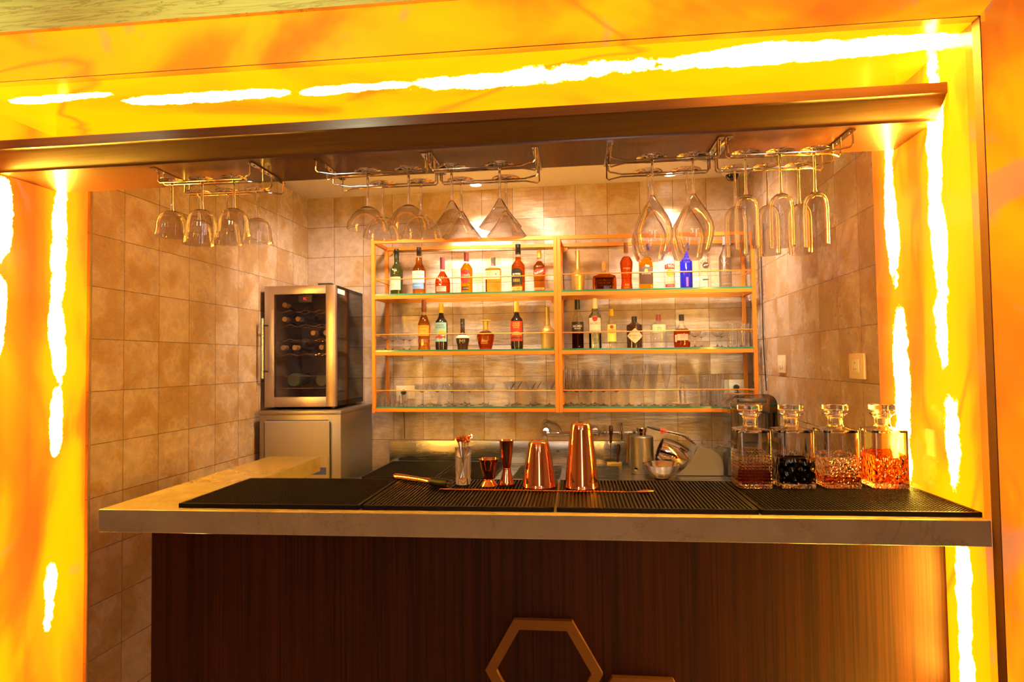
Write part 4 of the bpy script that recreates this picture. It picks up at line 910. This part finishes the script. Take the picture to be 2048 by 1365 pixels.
# muddler
A = onZ(790, 953, MT+0.011); B2 = onZ(893, 968, MT+0.016)
L = (B2-A).length; t = thing('muddler', A, 'copper handled muddler with black toothed head lying on the bar mat', 'muddler'); t.rotation_mode = 'QUATERNION'; t.rotation_quaternion = (B2-A).to_track_quat('Z', 'Y')
MB().lathe([(1e-5, -0.006), (0.006, -0.0045), (0.0098, 0), (0.0105, 0.01), (0.0096, L*0.35), (0.0085, L*0.55), (0.010, L*0.70), (0.0118, L*0.74), (1e-5, L*0.74)], 32, capends=False).build('handle', M['copper'], t)
MB().lathe([(1e-5, L*0.741), (0.0132, L*0.742), (0.0155, L*0.95), (0.0155, L*1.04), (0.0145, L*1.05), (1e-5, L*1.05)], 32, capends=False).build('head', M['rubber'], t)
b = MB()
for i in range(-2, 3):
    for j in range(-2, 3):
        if i*i+j*j < 6: b.box((i*0.0052-0.0019, j*0.0052-0.0019, L*1.049), (i*0.0052+0.0019, j*0.0052+0.0019, L*1.068))
b.build('teeth', M['dark_plastic'], t)
# twisted bar spoon
A = onZ(879, 979.5, MT+0.003); B2 = onZ(1298, 986, MT+0.003); L = (B2-A).length
t = thing('bar_spoon', (A.x, A.y, A.z+0.0005), 'long twisted copper bar spoon lying across the mats in front of the tins', 'spoon'); t.rotation_euler.z = math.atan2(B2.y-A.y, B2.x-A.x)
b = MB(); n_ = 260
for k in range(2):
    b.tube([(0.048+(L-0.115)*i/n_, 0.0011*math.cos(i*0.62+k*PI), 0.0011*math.sin(i*0.62+k*PI)) for i in range(n_+1)], 0.0016, 6)
b.build('twisted_shaft', M['copper'], t)
MB().tube([(-0.001, 0, 0), (0.004, 0, 0), (0.03, 0, 0), (0.05, 0, 0)], 0.002, 8, radii=[0.0012, 0.003, 0.0036, 0.0018]).build('flat_end', M['copper'], t)
b = MB().tube([(L-0.068, 0, 0), (L-0.03, 0, 0.001), (L-0.02, 0, 0)], 0.002, 8, radii=[0.0017, 0.0019, 0.003]); b.build('neck', M['copper'], t)
b = MB()
bmesh.ops.create_uvsphere(b.bm, u_segments=20, v_segments=12, radius=1.0)
for v in b.bm.verts: v.co = Vector((L-0.010+v.co.x*0.026, v.co.y*0.0125, 0.004+v.co.z*(0.003 if v.co.z > 0 else 0.0060)+(v.co.x*0.002)))
b.build('spoon_bowl', M['copper'], t, smooth=True)

# decanters
def cutb(kind):
    def f(g):
        P_ = g.obj(); x, y, z = g.sep(P_)
        mask = g.math('LESS_THAN', z, 0.098 if kind == 0 else 0.090)
        if kind == 0:
            def tri(v, k): return g.math('ABSOLUTE', g.math('SUBTRACT', g.math('FRACT', g.math('MULTIPLY', v, k)), 0.5))
            h = g.math('MAXIMUM', g.math('MAXIMUM', tri(g.math('ADD', x, y), 105.0), 0.0), tri(z, 105.0))
        else:
            vo = g.node('ShaderNodeTexVoronoi', feature='F1'); g.link(g.scale(P_, (1, 1, (1, 0.6, 1, 0.8)[kind])), vo.inputs['Vector']); vo.inputs['Scale'].default_value = (0, 75, 110, 95)[kind]; h = vo.outputs['Distance']
        return g.bump(g.math('MULTIPLY', h, mask), 0.9, 0.006)
    return f
DECL = ['square cut glass decanter with a little red-brown spirit, leftmost of the four', 'square cut glass decanter with black spirit, second of the four', 'square cut glass decanter with only a little amber left, third of the four', 'square cut glass decanter with bright amber spirit, half full, nearest the glowing jamb']
for i, (fl_, fr_, bl_, stx, sty, fillpx, lm) in enumerate(((1478, 1547, 1461, 1500.5, 815, 940, 'r'), (1561, 1634, 1548, 1583, 814, 927, 'b'), (1652, 1726, 1632, 1671, 813, 955, 'a'), (1749, 1822, 1727, 1763, 811, 913, 'o'))):
    A = onZ(fl_, 979, MT); B2 = onZ(fr_, 979, MT); wd = (B2-A).length; s = ppm((A+B2)/2)
    cx, cyy = (A.x+B2.x)/2, (A.y+B2.y)/2+wd/2
    t = thing('decanter', (cx, cyy, MT), DECL[i], 'decanter', 'crystal decanters on the right bar mat', SK)
    hb = (979-861)/s*1.0; hw = wd/2
    gm = glass_solid('cut crystal', (1, 1, 1), 0.0, 1.5, cutb(i))
    ns = [9, 9, 9, 9, 9, 9, 4, 2, 2, 2, 2, 2, 2]
    outer = [(hw-0.004, 0), (hw-0.001, 0.0015), (hw, 0.004), (hw, hb*0.5), (hw, hb-0.006), (hw-0.001, hb-0.002), (hw*0.62, hb+0.002), (0.0235, hb+0.006), (0.0208, hb+0.012), (0.0205, hb+0.030), (0.0260, hb+0.038), (0.0335, hb+0.043), (0.0345, hb+0.046)]
    inner = [(0.0165, hb+0.046), (0.0150, hb+0.030), (0.0145, hb+0.010), (hw*0.5, hb-0.003), (hw-0.0065, hb-0.010), (hw-0.0065, 0.020), (hw-0.010, 0.014), (1e-5, 0.014)]
    MB().lathe([(1e-5, 0)]+outer+inner, 48, n=[9]+ns+[2, 2, 2, 4, 9, 9, 9, 9], capends=False).build('body', gm, t)
    lz = (979-fillpx)/s
    lm_ = {'r': liquid((0.55, 0.10, 0.05), 1.34), 'b': liquid((0.01, 0.004, 0.006), 1.34), 'a': liquid((0.85, 0.38, 0.06), 1.34), 'o': liquid((0.95, 0.34, 0.03), 1.34)}[lm]
    MB().lathe([(hw-0.0102, 0.0138), (hw-0.0063, 0.0205), (hw-0.0063, max(0.024, lz))], 48, n=[9, 9, 9]).build('spirit', lm_, t)
    r_ = 24/ppm((cx, cyy, MT+0.2))
    MB().lathe([(1e-5, hb+0.030), (0.0140, hb+0.030), (0.0155, hb+0.0462), (0.0200, hb+0.0466), (0.0200, hb+0.0520), (r_-0.002, hb+0.0535), (r_, hb+0.055), (r_, hb+0.070), (r_-0.002, hb+0.072), (1e-5, hb+0.072)], 40, capends=False).build('stopper', glass_solid('stopper glass', (1, 1, 1), 0, 1.5) if i == 0 else bpy.data.materials['stopper glass'], t)

# ------------------------------------------------------------------ back counter, sink and splashback
BZ = 0.86
sk = thing('steel_sink_counter', (1.7, -0.30, 0), 'brushed steel sink counter along the back wall under the shelf', 'counter')
OF2 = Matrix.Translation((-1.7, 0.30, 0))
def kpart(mb, name, mat): mb.xf(OF2); return mb.build(name, mat, sk)
x0, x1, x2, x3 = 0.565, 1.43, 2.02, XR-0.004; y0, y1, y2, y3 = -0.62, -0.52, -0.09, -0.003
b = MB()
for lo, hi in (((x0, y0), (x1, y3)), ((x2, y0), (x3, y3)), ((x1, y0), (x2, y1)), ((x1, y2), (x2, y3))): b.box((lo[0], lo[1], BZ-0.03), (hi[0], hi[1], BZ))
kpart(b, 'top', M['steel'])
b = MB(); t_ = 0.002
b.box((x1-t_, y1-t_, 0.62), (x2+t_, y2+t_, 0.622))
for lo, hi in (((x1-t_, y1-t_), (x1, y2+t_)), ((x2, y1-t_), (x2+t_, y2+t_)), ((x1, y1-t_), (x2, y1)), ((x1, y2), (x2, y2+t_))): b.box((lo[0], lo[1], 0.62), (hi[0], hi[1], BZ-0.030))
kpart(b, 'basin', M['steel'])
kpart(MB().box((x0, -0.022, BZ), (2.085, -0.004, 1.000), 0.002), 'splashback', M['steel'])
b = MB().tube([onY(1116, 903, -0.023), onY(1116, 903, -0.0215)], 0.008, 16); kpart(b, 'overflow_hole', M['black'])
for xx in (0.6, 1.7, 2.78):
    kpart(MB().box((xx-0.02, -0.60, 0), (xx+0.02, -0.05, BZ-0.03)), 'leg', M['steel'])
for X0, X1, lb in ((0.60, 1.02, 'black rubber mat on the steel counter behind, left one next to the ice machine'), (1.03, 1.33, 'black rubber mat on the steel counter behind, right one beside the sink')):
    mat_('drain_mat', X0, X1, -0.58, -0.05, BZ+0.0004, 'stud', lb, 'rubber mats on the steel back counter', 0, 'bar mat')

# wall tap
tp = thing('wall_tap', onY(1145, 868, 0), 'chrome wall mounted mixer tap above the sink', 'tap'); O = tp.location.copy()
def rel(x, y, Y): return onY(x, y, Y)-O
def rtube(pts, r, name, mat, parent, radii=None, seg=12): return MB().tube(pts, r, seg, radii=radii).build(name, mat, parent)
for xx in (1092, 1190): rtube([rel(xx, 862, -0.001), rel(xx, 862, -0.012), rel(xx, 862, -0.05)], 0.02, 'wall_flange', M['chrome'], tp, [0.034, 0.030, 0.017], 20)
rtube([rel(1090, 868, -0.06), rel(1125, 868, -0.06), rel(1195, 864, -0.06)], 0.011, 'mixer_body', M['chrome'], tp, [0.013, 0.012, 0.012])
rtube([rel(1090, 866, -0.05), rel(1090, 872, -0.085), rel(1090, 875, -0.10)], 0.015, 'handle', M['chrome'], tp, [0.016, 0.017, 0.012], 14)
rtube([rel(1120, 866, -0.06), rel(1119, 857, -0.065), rel(1114, 850, -0.07), rel(1100, 845, -0.11), rel(1090, 842, -0.14), rel(1088, 845, -0.145), rel(1088, 850, -0.145)], 0.009, 'spout', M['chrome'], tp, [0.011, 0.011, 0.010, 0.009, 0.010, 0.011, 0.011])
pp = thing('water_pipe', onY(1240, 866, 0), 'chrome supply pipe with valve and drop pipe right of the tap', 'pipe'); O = pp.location.copy()
rtube([rel(1203, 865, -0.05), rel(1290, 865, -0.05)], 0.007, 'pipe', M['chrome'], pp)
for xx in (1197, 1206, 1213, 1240, 1247, 1268): rtube([rel(xx-2, 865, -0.05), rel(xx+2, 865, -0.05)], 0.012, 'nut', M['chrome'], pp, None, 6)
rtube([rel(1190, 865, -0.001), rel(1190, 865, -0.01), rel(1195, 865, -0.05)], 0.015, 'wall_flange', M['chrome'], pp, [0.032, 0.028, 0.014], 18)
rtube([rel(1243.5, 880, -0.05), rel(1243.5, 858, -0.05), rel(1243.5, 851, -0.05), rel(1243.5, 846, -0.05)], 0.007, 'valve', M['chrome'], pp, [0.009, 0.010, 0.007, 0.008])
rtube([rel(1256, 868, -0.05), rel(1256, 905, -0.05), rel(1254, 925, -0.05)], 0.009, 'drop_pipe', metal('aged brass', (0.55, 0.36, 0.20), 0.3), pp)

# ice picks in their block
Pb = onZ(1229, 934, BZ)
ib = MB().box((-0.045, -0.018, 0), (0.045, 0.018, 0.022), 0.002).build('pick_block', K((0.55, 0.38, 0.08), 0.5), loc=(Pb.x, -0.075, BZ+0.0002)); tag(ib, 'yellowish wooden block holding two dark handled ice picks', 'block')
for (px, ph, off, lb) in ((1221, 851, -0.022, 'taller dark handled ice pick stuck in the yellowish block'), (1236, 889, 0.020, 'lower dark handled ice pick stuck in the yellowish block')):
    top = onY(px+1, ph, -0.075); bs = Vector((Pb.x+off, -0.075, BZ+0.0225)); Hh = top.z-bs.z
    t = thing('ice_pick', bs, lb, 'ice pick', 'ice picks in the block'); t.rotation_mode = 'QUATERNION'; t.rotation_quaternion = (top-bs).to_track_quat('Z', 'Y')
    hl = 0.108; z_ = Hh-hl
    MB().tube([(0, 0, -0.004), (0, 0, z_+0.01)], 0.0038, 8).build('shaft', M['steel'], t)
    MB().lathe([(0.006, z_), (0.008, z_+0.003), (0.009, z_+0.03), (0.007, z_+0.038), (0.011, z_+0.055), (0.0135, z_+0.080), (0.012, z_+0.100), (0.006, z_+0.108), (1e-5, z_+0.109)], 18).build('handle', K((0.045, 0.012, 0.008), 0.25), t)
# steel canister
P = onZ(1285, 946, BZ); s = ppm(P)
t = thing('steel_canister', (P.x, P.y, BZ+0.0003), 'cylindrical steel canister with a smaller cap beside the ice crusher', 'canister'); zt = (946-873)/s
MB().lathe([(22/s, 0), (22.6/s, 0.002), (22.6/s, 0.45*zt), (22.3/s, 0.455*zt), (22.6/s, 0.46*zt), (22.6/s, zt-0.004), (21/s, zt), (10/s, zt+0.002)], 40).build('body', M['steel_v'], t)
MB().lathe([(8.6/s, zt+0.002), (8.6/s, zt+8/s), (10.5/s, zt+9/s), (10.8/s, zt+16/s), (10/s, zt+17/s)], 32).build('cap', M['chrome'], t)
MB().lathe([(0.006, 0), (0.010, 0.004), (0.010, 0.012), (1e-5, 0.013)], 20).xf(Matrix.Translation((-14/s, -19/s, 10/s)) @ Matrix.Rotation(PI/2, 4, 'X')).build('knob', M['chrome'], t)
# steel bowl
P = onZ(1322, 960, BZ); s = ppm((P.x, -0.50, BZ)); 
t_o = MB().lathe([(1e-5, 0), (14/s, 0), (22/s, 5/s), (32/s, 18/s), (37/s, 29/s), (38/s, 30/s), (37/s, 30.3/s), (31/s, 19/s), (21/s, 7/s), (13/s, 2/s), (1e-5, 2/s)], 48, capends=False).build('mixing_bowl', M['chrome'], loc=(onY(1323, 940, -0.47).x, -0.47, BZ+0.0003)); tag(t_o, 'shallow polished steel bowl in front of the ice crusher', 'bowl')
# ice crusher
O = onY(1385, 940, -0.30); O.z = BZ+0.0003
t = thing('ice_crusher', O, 'grey ice crusher with tilted steel hopper and black and red lever', 'ice crusher')
def q(x, y, Y): v = onY(x, y, Y); return (v.x-O.x, v.z-O.z)
poly = [q(1348, 962, -0.30), (q(1348, 962, -0.30)[0]+0.001, 0.0), (q(1443, 962, -0.30)[0], 0.0), q(1441, 925, -0.30), q(1438, 912, -0.30), q(1428, 902, -0.30), q(1400, 890, -0.30), q(1391, 889, -0.30), q(1387, 895, -0.30), q(1378, 920, -0.30), q(1366, 934, -0.30)]
poly = [(px_, max(0.0015*(k_ != 2)+0.0005, pz_)) for k_, (px_, pz_) in enumerate(poly)]
poly[0] = (poly[0][0]+0.001, 0.002)
b = MB().prism(poly, -0.08, 0.08, 1); bmesh.ops.bevel(b.bm, geom=[e for e in b.bm.edges], offset=0.004, segments=2, affect='EDGES'); b.build('housing', K((0.17, 0.155, 0.14), 0.35), t)
ax = Vector((q(1318, 897, -0.30)[0], 0, q(1318, 897, -0.30)[1])); ax2 = Vector((q(1382, 925, -0.30)[0], 0, q(1382, 925, -0.30)[1]))
mt_ = Matrix.Translation(ax) @ (ax2-ax).to_track_quat('Z', 'Y').to_matrix().to_4x4(); Lh = (ax2-ax).length
MB().lathe([(0.062, 0), (0.070, 0.002), (0.076, 0.03), (0.078, Lh*0.45), (0.070, Lh*0.75), (0.052, Lh), (0.048, Lh), (0.066, Lh*0.75), (0.074, Lh*0.45), (0.072, 0.03), (0.060, 0.004)], 40, closed=True, capends=False).xf(mt_).build('hopper', M['chrome'], t)
def q3(x, y, Y): v = onY(x, y, Y); return (v.x-O.x, v.y+0.30, v.z-O.z)
MB().tube([q3(1391, 890, -0.38), q3(1368, 872, -0.38), q3(1352, 868, -0.38), q3(1330, 863, -0.38)], 0.006, 8, radii=[0.005, 0.012, 0.010, 0.007]).build('lever_arm', M['steel'], t)
MB().tube([q3(1332, 863.5, -0.38), q3(1320, 860, -0.38)], 0.009, 10).build('red_sleeve', RED, t)
MB().tube([q3(1324, 862, -0.38), q3(1323, 868, -0.38)], 0.006, 8).build('red_catch', RED, t)
MB().tube([q3(1320, 860, -0.38), q3(1308, 857, -0.38), q3(1294, 853.5, -0.38)], 0.009, 10, radii=[0.009, 0.0095, 0.006]).build('black_grip', M['dark_plastic'], t)
# blender in a sound cover
xa, xb = onY(1459, 860, -0.50).x, XR-0.015; zt = onY(1500, 789, -0.52).z
t = thing('blender', ((xa+xb)/2, -0.42, BZ+0.0003), 'bar blender under a smoky clear sound cover at the right end of the steel counter', 'blender'); hw = (xb-xa)/2; H = zt-BZ
b = MB(); rr = 0.05
def arcp(w_, h_, r_):
    pts = [(-w_, 0.0)]
    for i in range(7): a = PI-PI/2*i/6; pts.append((-w_+r_+r_*math.cos(a), h_-r_+r_*math.sin(a)))
    for i in range(7): a = PI/2-PI/2*i/6; pts.append((w_-r_+r_*math.cos(a), h_-r_+r_*math.sin(a)))
    return pts+[(w_, 0.0)]
po = arcp(hw, H, rr); pi_ = arcp(hw-0.004, H-0.004, rr-0.004)[::-1]
b.prism(po+pi_, -0.12, 0.10, 1); b.build('sound_cover', M['smoke'], t)
b = MB().prism([(-hw+0.002, 0.0)]+po[1:-1]+[(hw-0.002, 0)], 0.100, 0.104, 1); b.build('cover_back', M['smoke'], t)
MB().box((-hw*0.62, -0.11, H-0.045), (hw*0.62, -0.05, H-0.022), 0.006).build('cover_handle', K((0.10, 0.09, 0.10), 0.25), t)
MB().box((-hw+0.012, -0.09, 0.0), (hw-0.012, 0.09, 0.17), 0.012).build('motor_base', M['dark_plastic'], t)
MB().lathe([(0.042, 0.171), (0.045, 0.175), (0.070, H-0.09), (0.066, H-0.09), (0.041, 0.178)], 24, n=4, closed=True, capends=False).build('jug', M['thin'], t)
MB().tube([(0.070, -0.02, H-0.10), (0.098, -0.03, H-0.105), (0.100, -0.03, H-0.22), (0.055, -0.02, H-0.27)], 0.009, 10).build('jug_handle', M['dark_plastic'], t)
MB().box((-0.06, -0.06, H-0.089), (0.06, 0.06, H-0.07), 0.006).build('jug_lid', M['dark_plastic'], t)
# storage jars behind the decanters
jp = None
for i, (px, Y, lb) in enumerate(((1409, -0.11, 'left one in the back row'), (1433, -0.11, 'right one in the back row'), (1400, -0.0, ''), (1446, -0.24, 'front one'),))[:] if False else enumerate(((1410, -0.09, 'the one nearest the ice crusher'), (1441, -0.10, 'the one nearest the blender'))):
    P = onY(px, 930, Y)
    if jp is None:
        jp = thing('glass_jar', (P.x, Y, BZ+0.0003), '', 'jar', 'lidded glass jars on the steel counter')
        MB().lathe([(1e-5, 0), (0.040, 0), (0.043, 0.003), (0.043, 0.085), (0.034, 0.100), (0.034, 0.108), (0.031, 0.108), (0.031, 0.100), (0.040, 0.084), (0.040, 0.006), (1e-5, 0.006)], 28, capends=False).build('jar_body', M['thin'], jp)
        MB().lathe([(0.030, 0.109), (0.036, 0.111), (0.035, 0.116), (0.012, 0.122), (0.010, 0.130), (0.018, 0.140), (0.018, 0.150), (0.008, 0.156), (1e-5, 0.157)], 24).build('lid', GW, jp); o = jp
    else: o = copy_tree(jp); o.location = (P.x, Y, BZ+0.0003)
    o['label'] = 'clear lidded glass jar on the steel counter, '+lb

# ------------------------------------------------------------------ ice machine and wine cooler
TH = 0.055
def rotpt(fr_pt, w_, d_): pass
FRp = Vector((0.503, -0.635, 0)); IW, ID, IH = 0.465, 0.55, 1.246
ic = thing('ice_machine', (FRp.x, FRp.y, 0), 'stainless steel ice machine with a flap door standing under the wine cooler', 'ice machine', rotz=TH)
MB().box((-IW, 0, 0.10), (0, ID, IH-0.012), 0.004).build('cabinet', M['steel_v'], ic)
MB().box((-IW-0.004, -0.006, IH-0.026), (0.004, ID, IH-0.002), 0.006).build('top_panel', M['steel_v'], ic)
dz0, dz1 = IH-0.385, IH-0.055
MB().box((-IW+0.035, -0.022, dz0), (-0.058, -0.001, dz1), 0.012, 3).build('flap_door', K((0.30, 0.255, 0.24), 0.5, 0.3), ic)
b = MB(); b.tube([(-IW+0.035, -0.012, dz0+0.012), (-IW+0.035, -0.012, dz1-0.012), (-IW+0.047, -0.012, dz1), (-0.070, -0.012, dz1), (-0.058, -0.012, dz1-0.012), (-0.058, -0.012, dz0+0.012), (-0.070, -0.012, dz0), (-IW+0.047, -0.012, dz0)], 0.003, 6); b.build('door_seal', M['black'], ic)
MB().box((-IW+0.050, -0.0235, dz0+0.035), (-0.075, -0.0222, dz0+0.075)).build('blue_strip', K((0.015, 0.03, 0.26), 0.4), ic)
for dx in (-IW+0.03, -0.03):
    for dy in (0.03, ID-0.03): MB().lathe([(0.02, 0), (0.02, 0.1)], 12, (dx, dy, 0)).build('foot', M['black'], ic)
FW0 = Vector((0.447, -0.575, IH)); WW, WD, WH = 0.415, 0.475, 0.700
fz = IH+0.002
wc = thing('wine_cooler', (FW0.x, FW0.y, fz), 'black wine cooler with a steel framed glass door standing on the ice machine', 'wine cooler', rotz=TH)
c_ = 0.012
b = MB()
for lo, hi in (((-WW, 0.03, c_), (-WW+0.02, WD, WH)), ((-0.02, 0.03, c_), (0, WD, WH)), ((-WW, 0.03, c_), (0, WD, c_+0.03)), ((-WW, 0.03, WH-0.02), (0, WD, WH)), ((-WW, WD-0.02, c_), (0, WD, WH))): b.box(lo, hi)
b.build('cabinet', M['black_gloss'], wc)
b = MB(); li = 0.001
for lo, hi in (((-WW+0.0205, 0.032, c_+0.0305), (-WW+0.022, WD-0.0215, WH-0.0205)), ((-0.022, 0.032, c_+0.0305), (-0.0205, WD-0.0215, WH-0.0205)), ((-WW+0.022, 0.032, c_+0.0305), (-0.022, WD-0.0215, c_+0.032)), ((-WW+0.022, WD-0.023, c_+0.032), (-0.022, WD-0.0215, WH-0.0205))): b.box(lo, hi)
b.build('inner_liner', K((0.20, 0.15, 0.12), 0.5), wc)
for dx in (-WW+0.04, -0.04):
    for dy in (0.06, WD-0.05): MB().lathe([(0.014, 0), (0.012, c_)], 12, (dx, dy, 0)).build('foot', M['black'], wc)
dr_ = MB(); fwid = 0.056
for lo, hi in (((-WW, 0, c_), (-WW+fwid, 0.028, WH)), ((-fwid, 0, c_), (0, 0.028, WH)), ((-WW+fwid, 0, c_), (-fwid, 0.028, c_+fwid)), ((-WW+fwid, 0, WH-fwid+0.008), (-fwid, 0.028, WH))): dr_.box(lo, hi, 0.0015)
door = dr_.build('door', M['door_steel'], wc)
MB().box((-WW+fwid, 0.006, c_+fwid), (-fwid, 0.011, WH-fwid+0.008)).build('door_glass', M['fridge_glass'], door)
hdl = MB().tube([(-WW+0.006, -0.036, 0.175), (-WW+0.006, -0.036, 0.515)], 0.008, 12); hdl.build('door_handle', M['steel'], door)
for zz in (0.215, 0.475): MB().tube([(-WW+0.012, -0.034, zz), (-WW+0.018, 0.001, zz)], 0.005, 8).build('handle_post', M['black'], door)
MB().box((-0.11, 0.02, WH), (-0.03, 0.06, WH+0.014), 0.002).build('hinge_cover', M['black'], wc)
MB().box((0.0001, 0.035, WH-0.045), (0.0016, 0.145, WH-0.018)).build('rating_sticker', WHT, wc)
m_, n_, o_ = nt('red display digits'); g_ = G(n_); e_ = g_.node('ShaderNodeEmission'); e_.inputs[0].default_value = (1, 0.02, 0.03, 1); e_.inputs[1].default_value = 3; g_.link(e_.outputs[0], o_.inputs[0]); M['led'] = m_
text('9C', 0.022, 'display_digits', M['led'], wc, None, (-WW*0.44, 0.014, WH-0.075), width=0.022)
MB().box((-WW*0.44-0.04, 0.016, WH-0.092), (-WW*0.44+0.04, 0.03, WH-0.055)).build('display', M['black'], wc)
for k in range(4):
    zz = WH-0.142-0.083*k
    b = MB()
    for yy in (0.06, 0.16, 0.28, 0.40):
        b.tube([(-WW+0.021+(WW-0.042)*i/40, yy, zz+0.006*math.sin(i/40*2*PI*4+1)) for i in range(41)], 0.0018, 6)
    b.build('wavy_rack', M['chrome'], wc)
for zz in (0.115, 0.185): MB().tube([(-WW+0.03, 0.05, zz), (-0.03, 0.05, zz)], 0.002, 6).build('shelf_wire', M['chrome'], wc)
wcm = wc.matrix_basis if False else Matrix.Translation(wc.location) @ Matrix.Rotation(TH, 4, 'Z')
wb = None
for i, (dx, rowk, capm, lb) in enumerate(((-0.33, 0, 'gold', 'top row'), (-0.33, 1, 'cream', 'second row on the left'), (-0.25, 1, 'cream', 'second row on the right'), (-0.16, 2, 'gold', 'third row in the middle'), (-0.085, 2, 'gold', 'third row at the right edge'), (-0.34, 3, 'cream', 'fourth row on the left'), (-0.27, 3, 'cream', 'fourth row in the middle'), (-0.11, 3, 'cream', 'fourth row on the right'))):
    zz = WH-0.142-0.083*rowk+0.0405
    p = wcm @ Vector((dx, 0.07, zz))
    if wb is None:
        wb = thing('wine_bottle', p, '', 'bottle', 'wine bottles lying in the cooler', TH)
        MB().lathe([(0.0125, 0.05), (0.013, 0.06), (0.015, 0.12), (0.033, 0.16), (0.0335, 0.34), (0.030, 0.345)], 20).xf(Matrix.Rotation(-PI/2, 4, 'X')).build('body', M['wine'], wb)
        MB().lathe([(0.0140, 0), (0.0150, 0.002), (0.0145, 0.052), (0.012, 0.053)], 20).xf(Matrix.Rotation(-PI/2, 4, 'X')).build('capsule', K((0.45, 0.36, 0.20), 0.4, 0.3), wb); o = wb
    else: o = copy_tree(wb); o.location = p
    o['label'] = 'wine bottle lying neck forward in the cooler, '+lb
for dx, lb in ((-0.29, 'left'), (-0.12, 'right')):
    p = wcm @ Vector((dx, 0.10, 0.117+0.044))
    o = MB().lathe([(0.036, 0), (0.040, 0.006), (0.040, 0.19), (0.028, 0.22)], 24).xf(Matrix.Rotation(-PI/2, 4, 'X')).build('wine_bottle', K((0.06, 0.12, 0.13), 0.25), loc=p, rotz=TH)
    tag(o, f'thick bottle lying base forward on the lowest cooler shelf, {lb} one', 'bottle', 'thick bottles on the lowest cooler shelf')

# ------------------------------------------------------------------ sockets, plugs, camera, downlights
def socket(name, c, wd, ht, nrm, label, pins=True):
    rz = {'x': PI/2*-1, 'y': 0}[nrm]      # faces -X or -Y
    t = thing(name, c, label, 'socket', 'white wall sockets', 0 if nrm == 'y' else -PI/2)
    MB().box((-wd/2, -0.010, -ht/2), (wd/2, -0.0005, ht/2), 0.002).build('cover_plate', M['socket'], t)
    MB().box((-wd*0.24, -0.014, -ht*0.24), (wd*0.24, -0.0101, ht*0.27), 0.001).build('insert', M['white'], t)
    if pins:
        b = MB()
        for dx, dz, r in ((0, 0.012, 0.003), (-0.009, -0.010, 0.0022), (0.009, -0.010, 0.0022)): b.tube([(dx, -0.0146, dz), (dx, -0.0141, dz)], r, 8)
        b.build('pin_holes', M['black'], t)
    return t
a, c = onX(1557, 710, XR), onX(1576, 748, XR); socket('wall_socket', ((XR), (a.y+c.y)/2, (a.z+c.z)/2), 0.115, 0.09, 'x', 'white socket on the right wall near the shelf')
a, c = onX(1702, 707, XR), onX(1735, 760, XR); socket('wall_socket', ((XR), (a.y+c.y)/2, (a.z+c.z)/2), 0.125, 0.092, 'x', 'white socket on the right wall nearest the glowing jamb')
for (x0_, y0_, x1_, y1_, pxp, pyp, lb) in ((793, 772, 830, 798, 808, 785, 'socket behind the shelf at the left, above the sink counter'), (1448, 760, 1491, 793, 1472, 775, 'socket behind the shelf at the right, next to the blender')):
    a, c = onY(x0_, y0_, 0), onY(x1_, y1_, 0); socket('wall_socket', ((a.x+c.x)/2, 0, (a.z+c.z)/2), abs(c.x-a.x), abs(a.z-c.z), 'y', 'cream '+lb, False)
    p = onY(pxp, pyp, -0.016)
    t = thing('power_plug', p, 'black plug in the cream '+lb.replace(', above the sink counter', '').replace(', next to the blender', ''), 'plug', 'black plugs behind the shelf')
    MB().lathe([(0.016, 0), (0.018, -0.006), (0.016, -0.022), (0.008, -0.034), (1e-5, -0.035)], 18).xf(Matrix.Rotation(-PI/2, 4, 'X')).build('plug_body', M['black'], t)
    MB().tube([(0, -0.032, 0), (0, -0.040, -0.01), (0.002, -0.03, -0.05), (0.004, -0.012, -0.16), (0.004, -0.008, -0.30)], 0.0028, 6).build('cable', M['black'], t)
zc_ = CZ-0.0005
c = onZ(1457, 352, CZ)
t = thing('security_camera', (2.70, -0.20, zc_), 'white dome security camera under the ceiling in the right corner', 'camera')
MB().lathe([(0.055, 0), (0.057, -0.006), (0.055, -0.035), (0.046, -0.045), (0.038, -0.047)], 32).build('housing', WHT, t)
MB().lathe([(0.036, -0.0475), (0.034, -0.062), (0.024, -0.076), (0.010, -0.082), (1e-5, -0.083)], 32).build('dome', M['black_gloss'], t)
m_, n_, o_ = nt('lamp face'); g_ = G(n_); e_ = g_.node('ShaderNodeEmission'); e_.inputs[0].default_value = (1, 0.88, 0.7, 1); e_.inputs[1].default_value = 12; g_.link(e_.outputs[0], o_.inputs[0]); M['lamp'] = m_
for x, lb in ((1.175, 'left'), (2.36, 'right')):
    t = thing('recessed_downlight', (x, -0.13, zc_), f'small recessed ceiling downlight above the wall shelf, {lb} one', 'lamp', 'downlights above the wall shelf')
    MB().lathe([(0.045, 0), (0.045, -0.004), (0.036, -0.006), (0.034, -0.0005)], 28, closed=True, capends=False).build('bezel', WHT, t)
    MB().lathe([(0.0335, -0.0015), (0.033, -0.0030), (1e-5, -0.0032)], 24).build('lens', M['lamp'], t)
# black cable down the right corner
o = MB().tube([(XR-0.012, -0.30, 2.25), (XR-0.010, -0.30, 1.9), (XR-0.014, -0.31, 1.6), (XR-0.010, -0.33, 1.32)], 0.0035, 8).build('corner_cable', M['black']); tag(o, 'thin black cable running down the right wall beside the shelf', 'cable')
for ob in list(bpy.data.objects):
    if ob.name.startswith('t.') : bpy.data.objects.remove(ob)
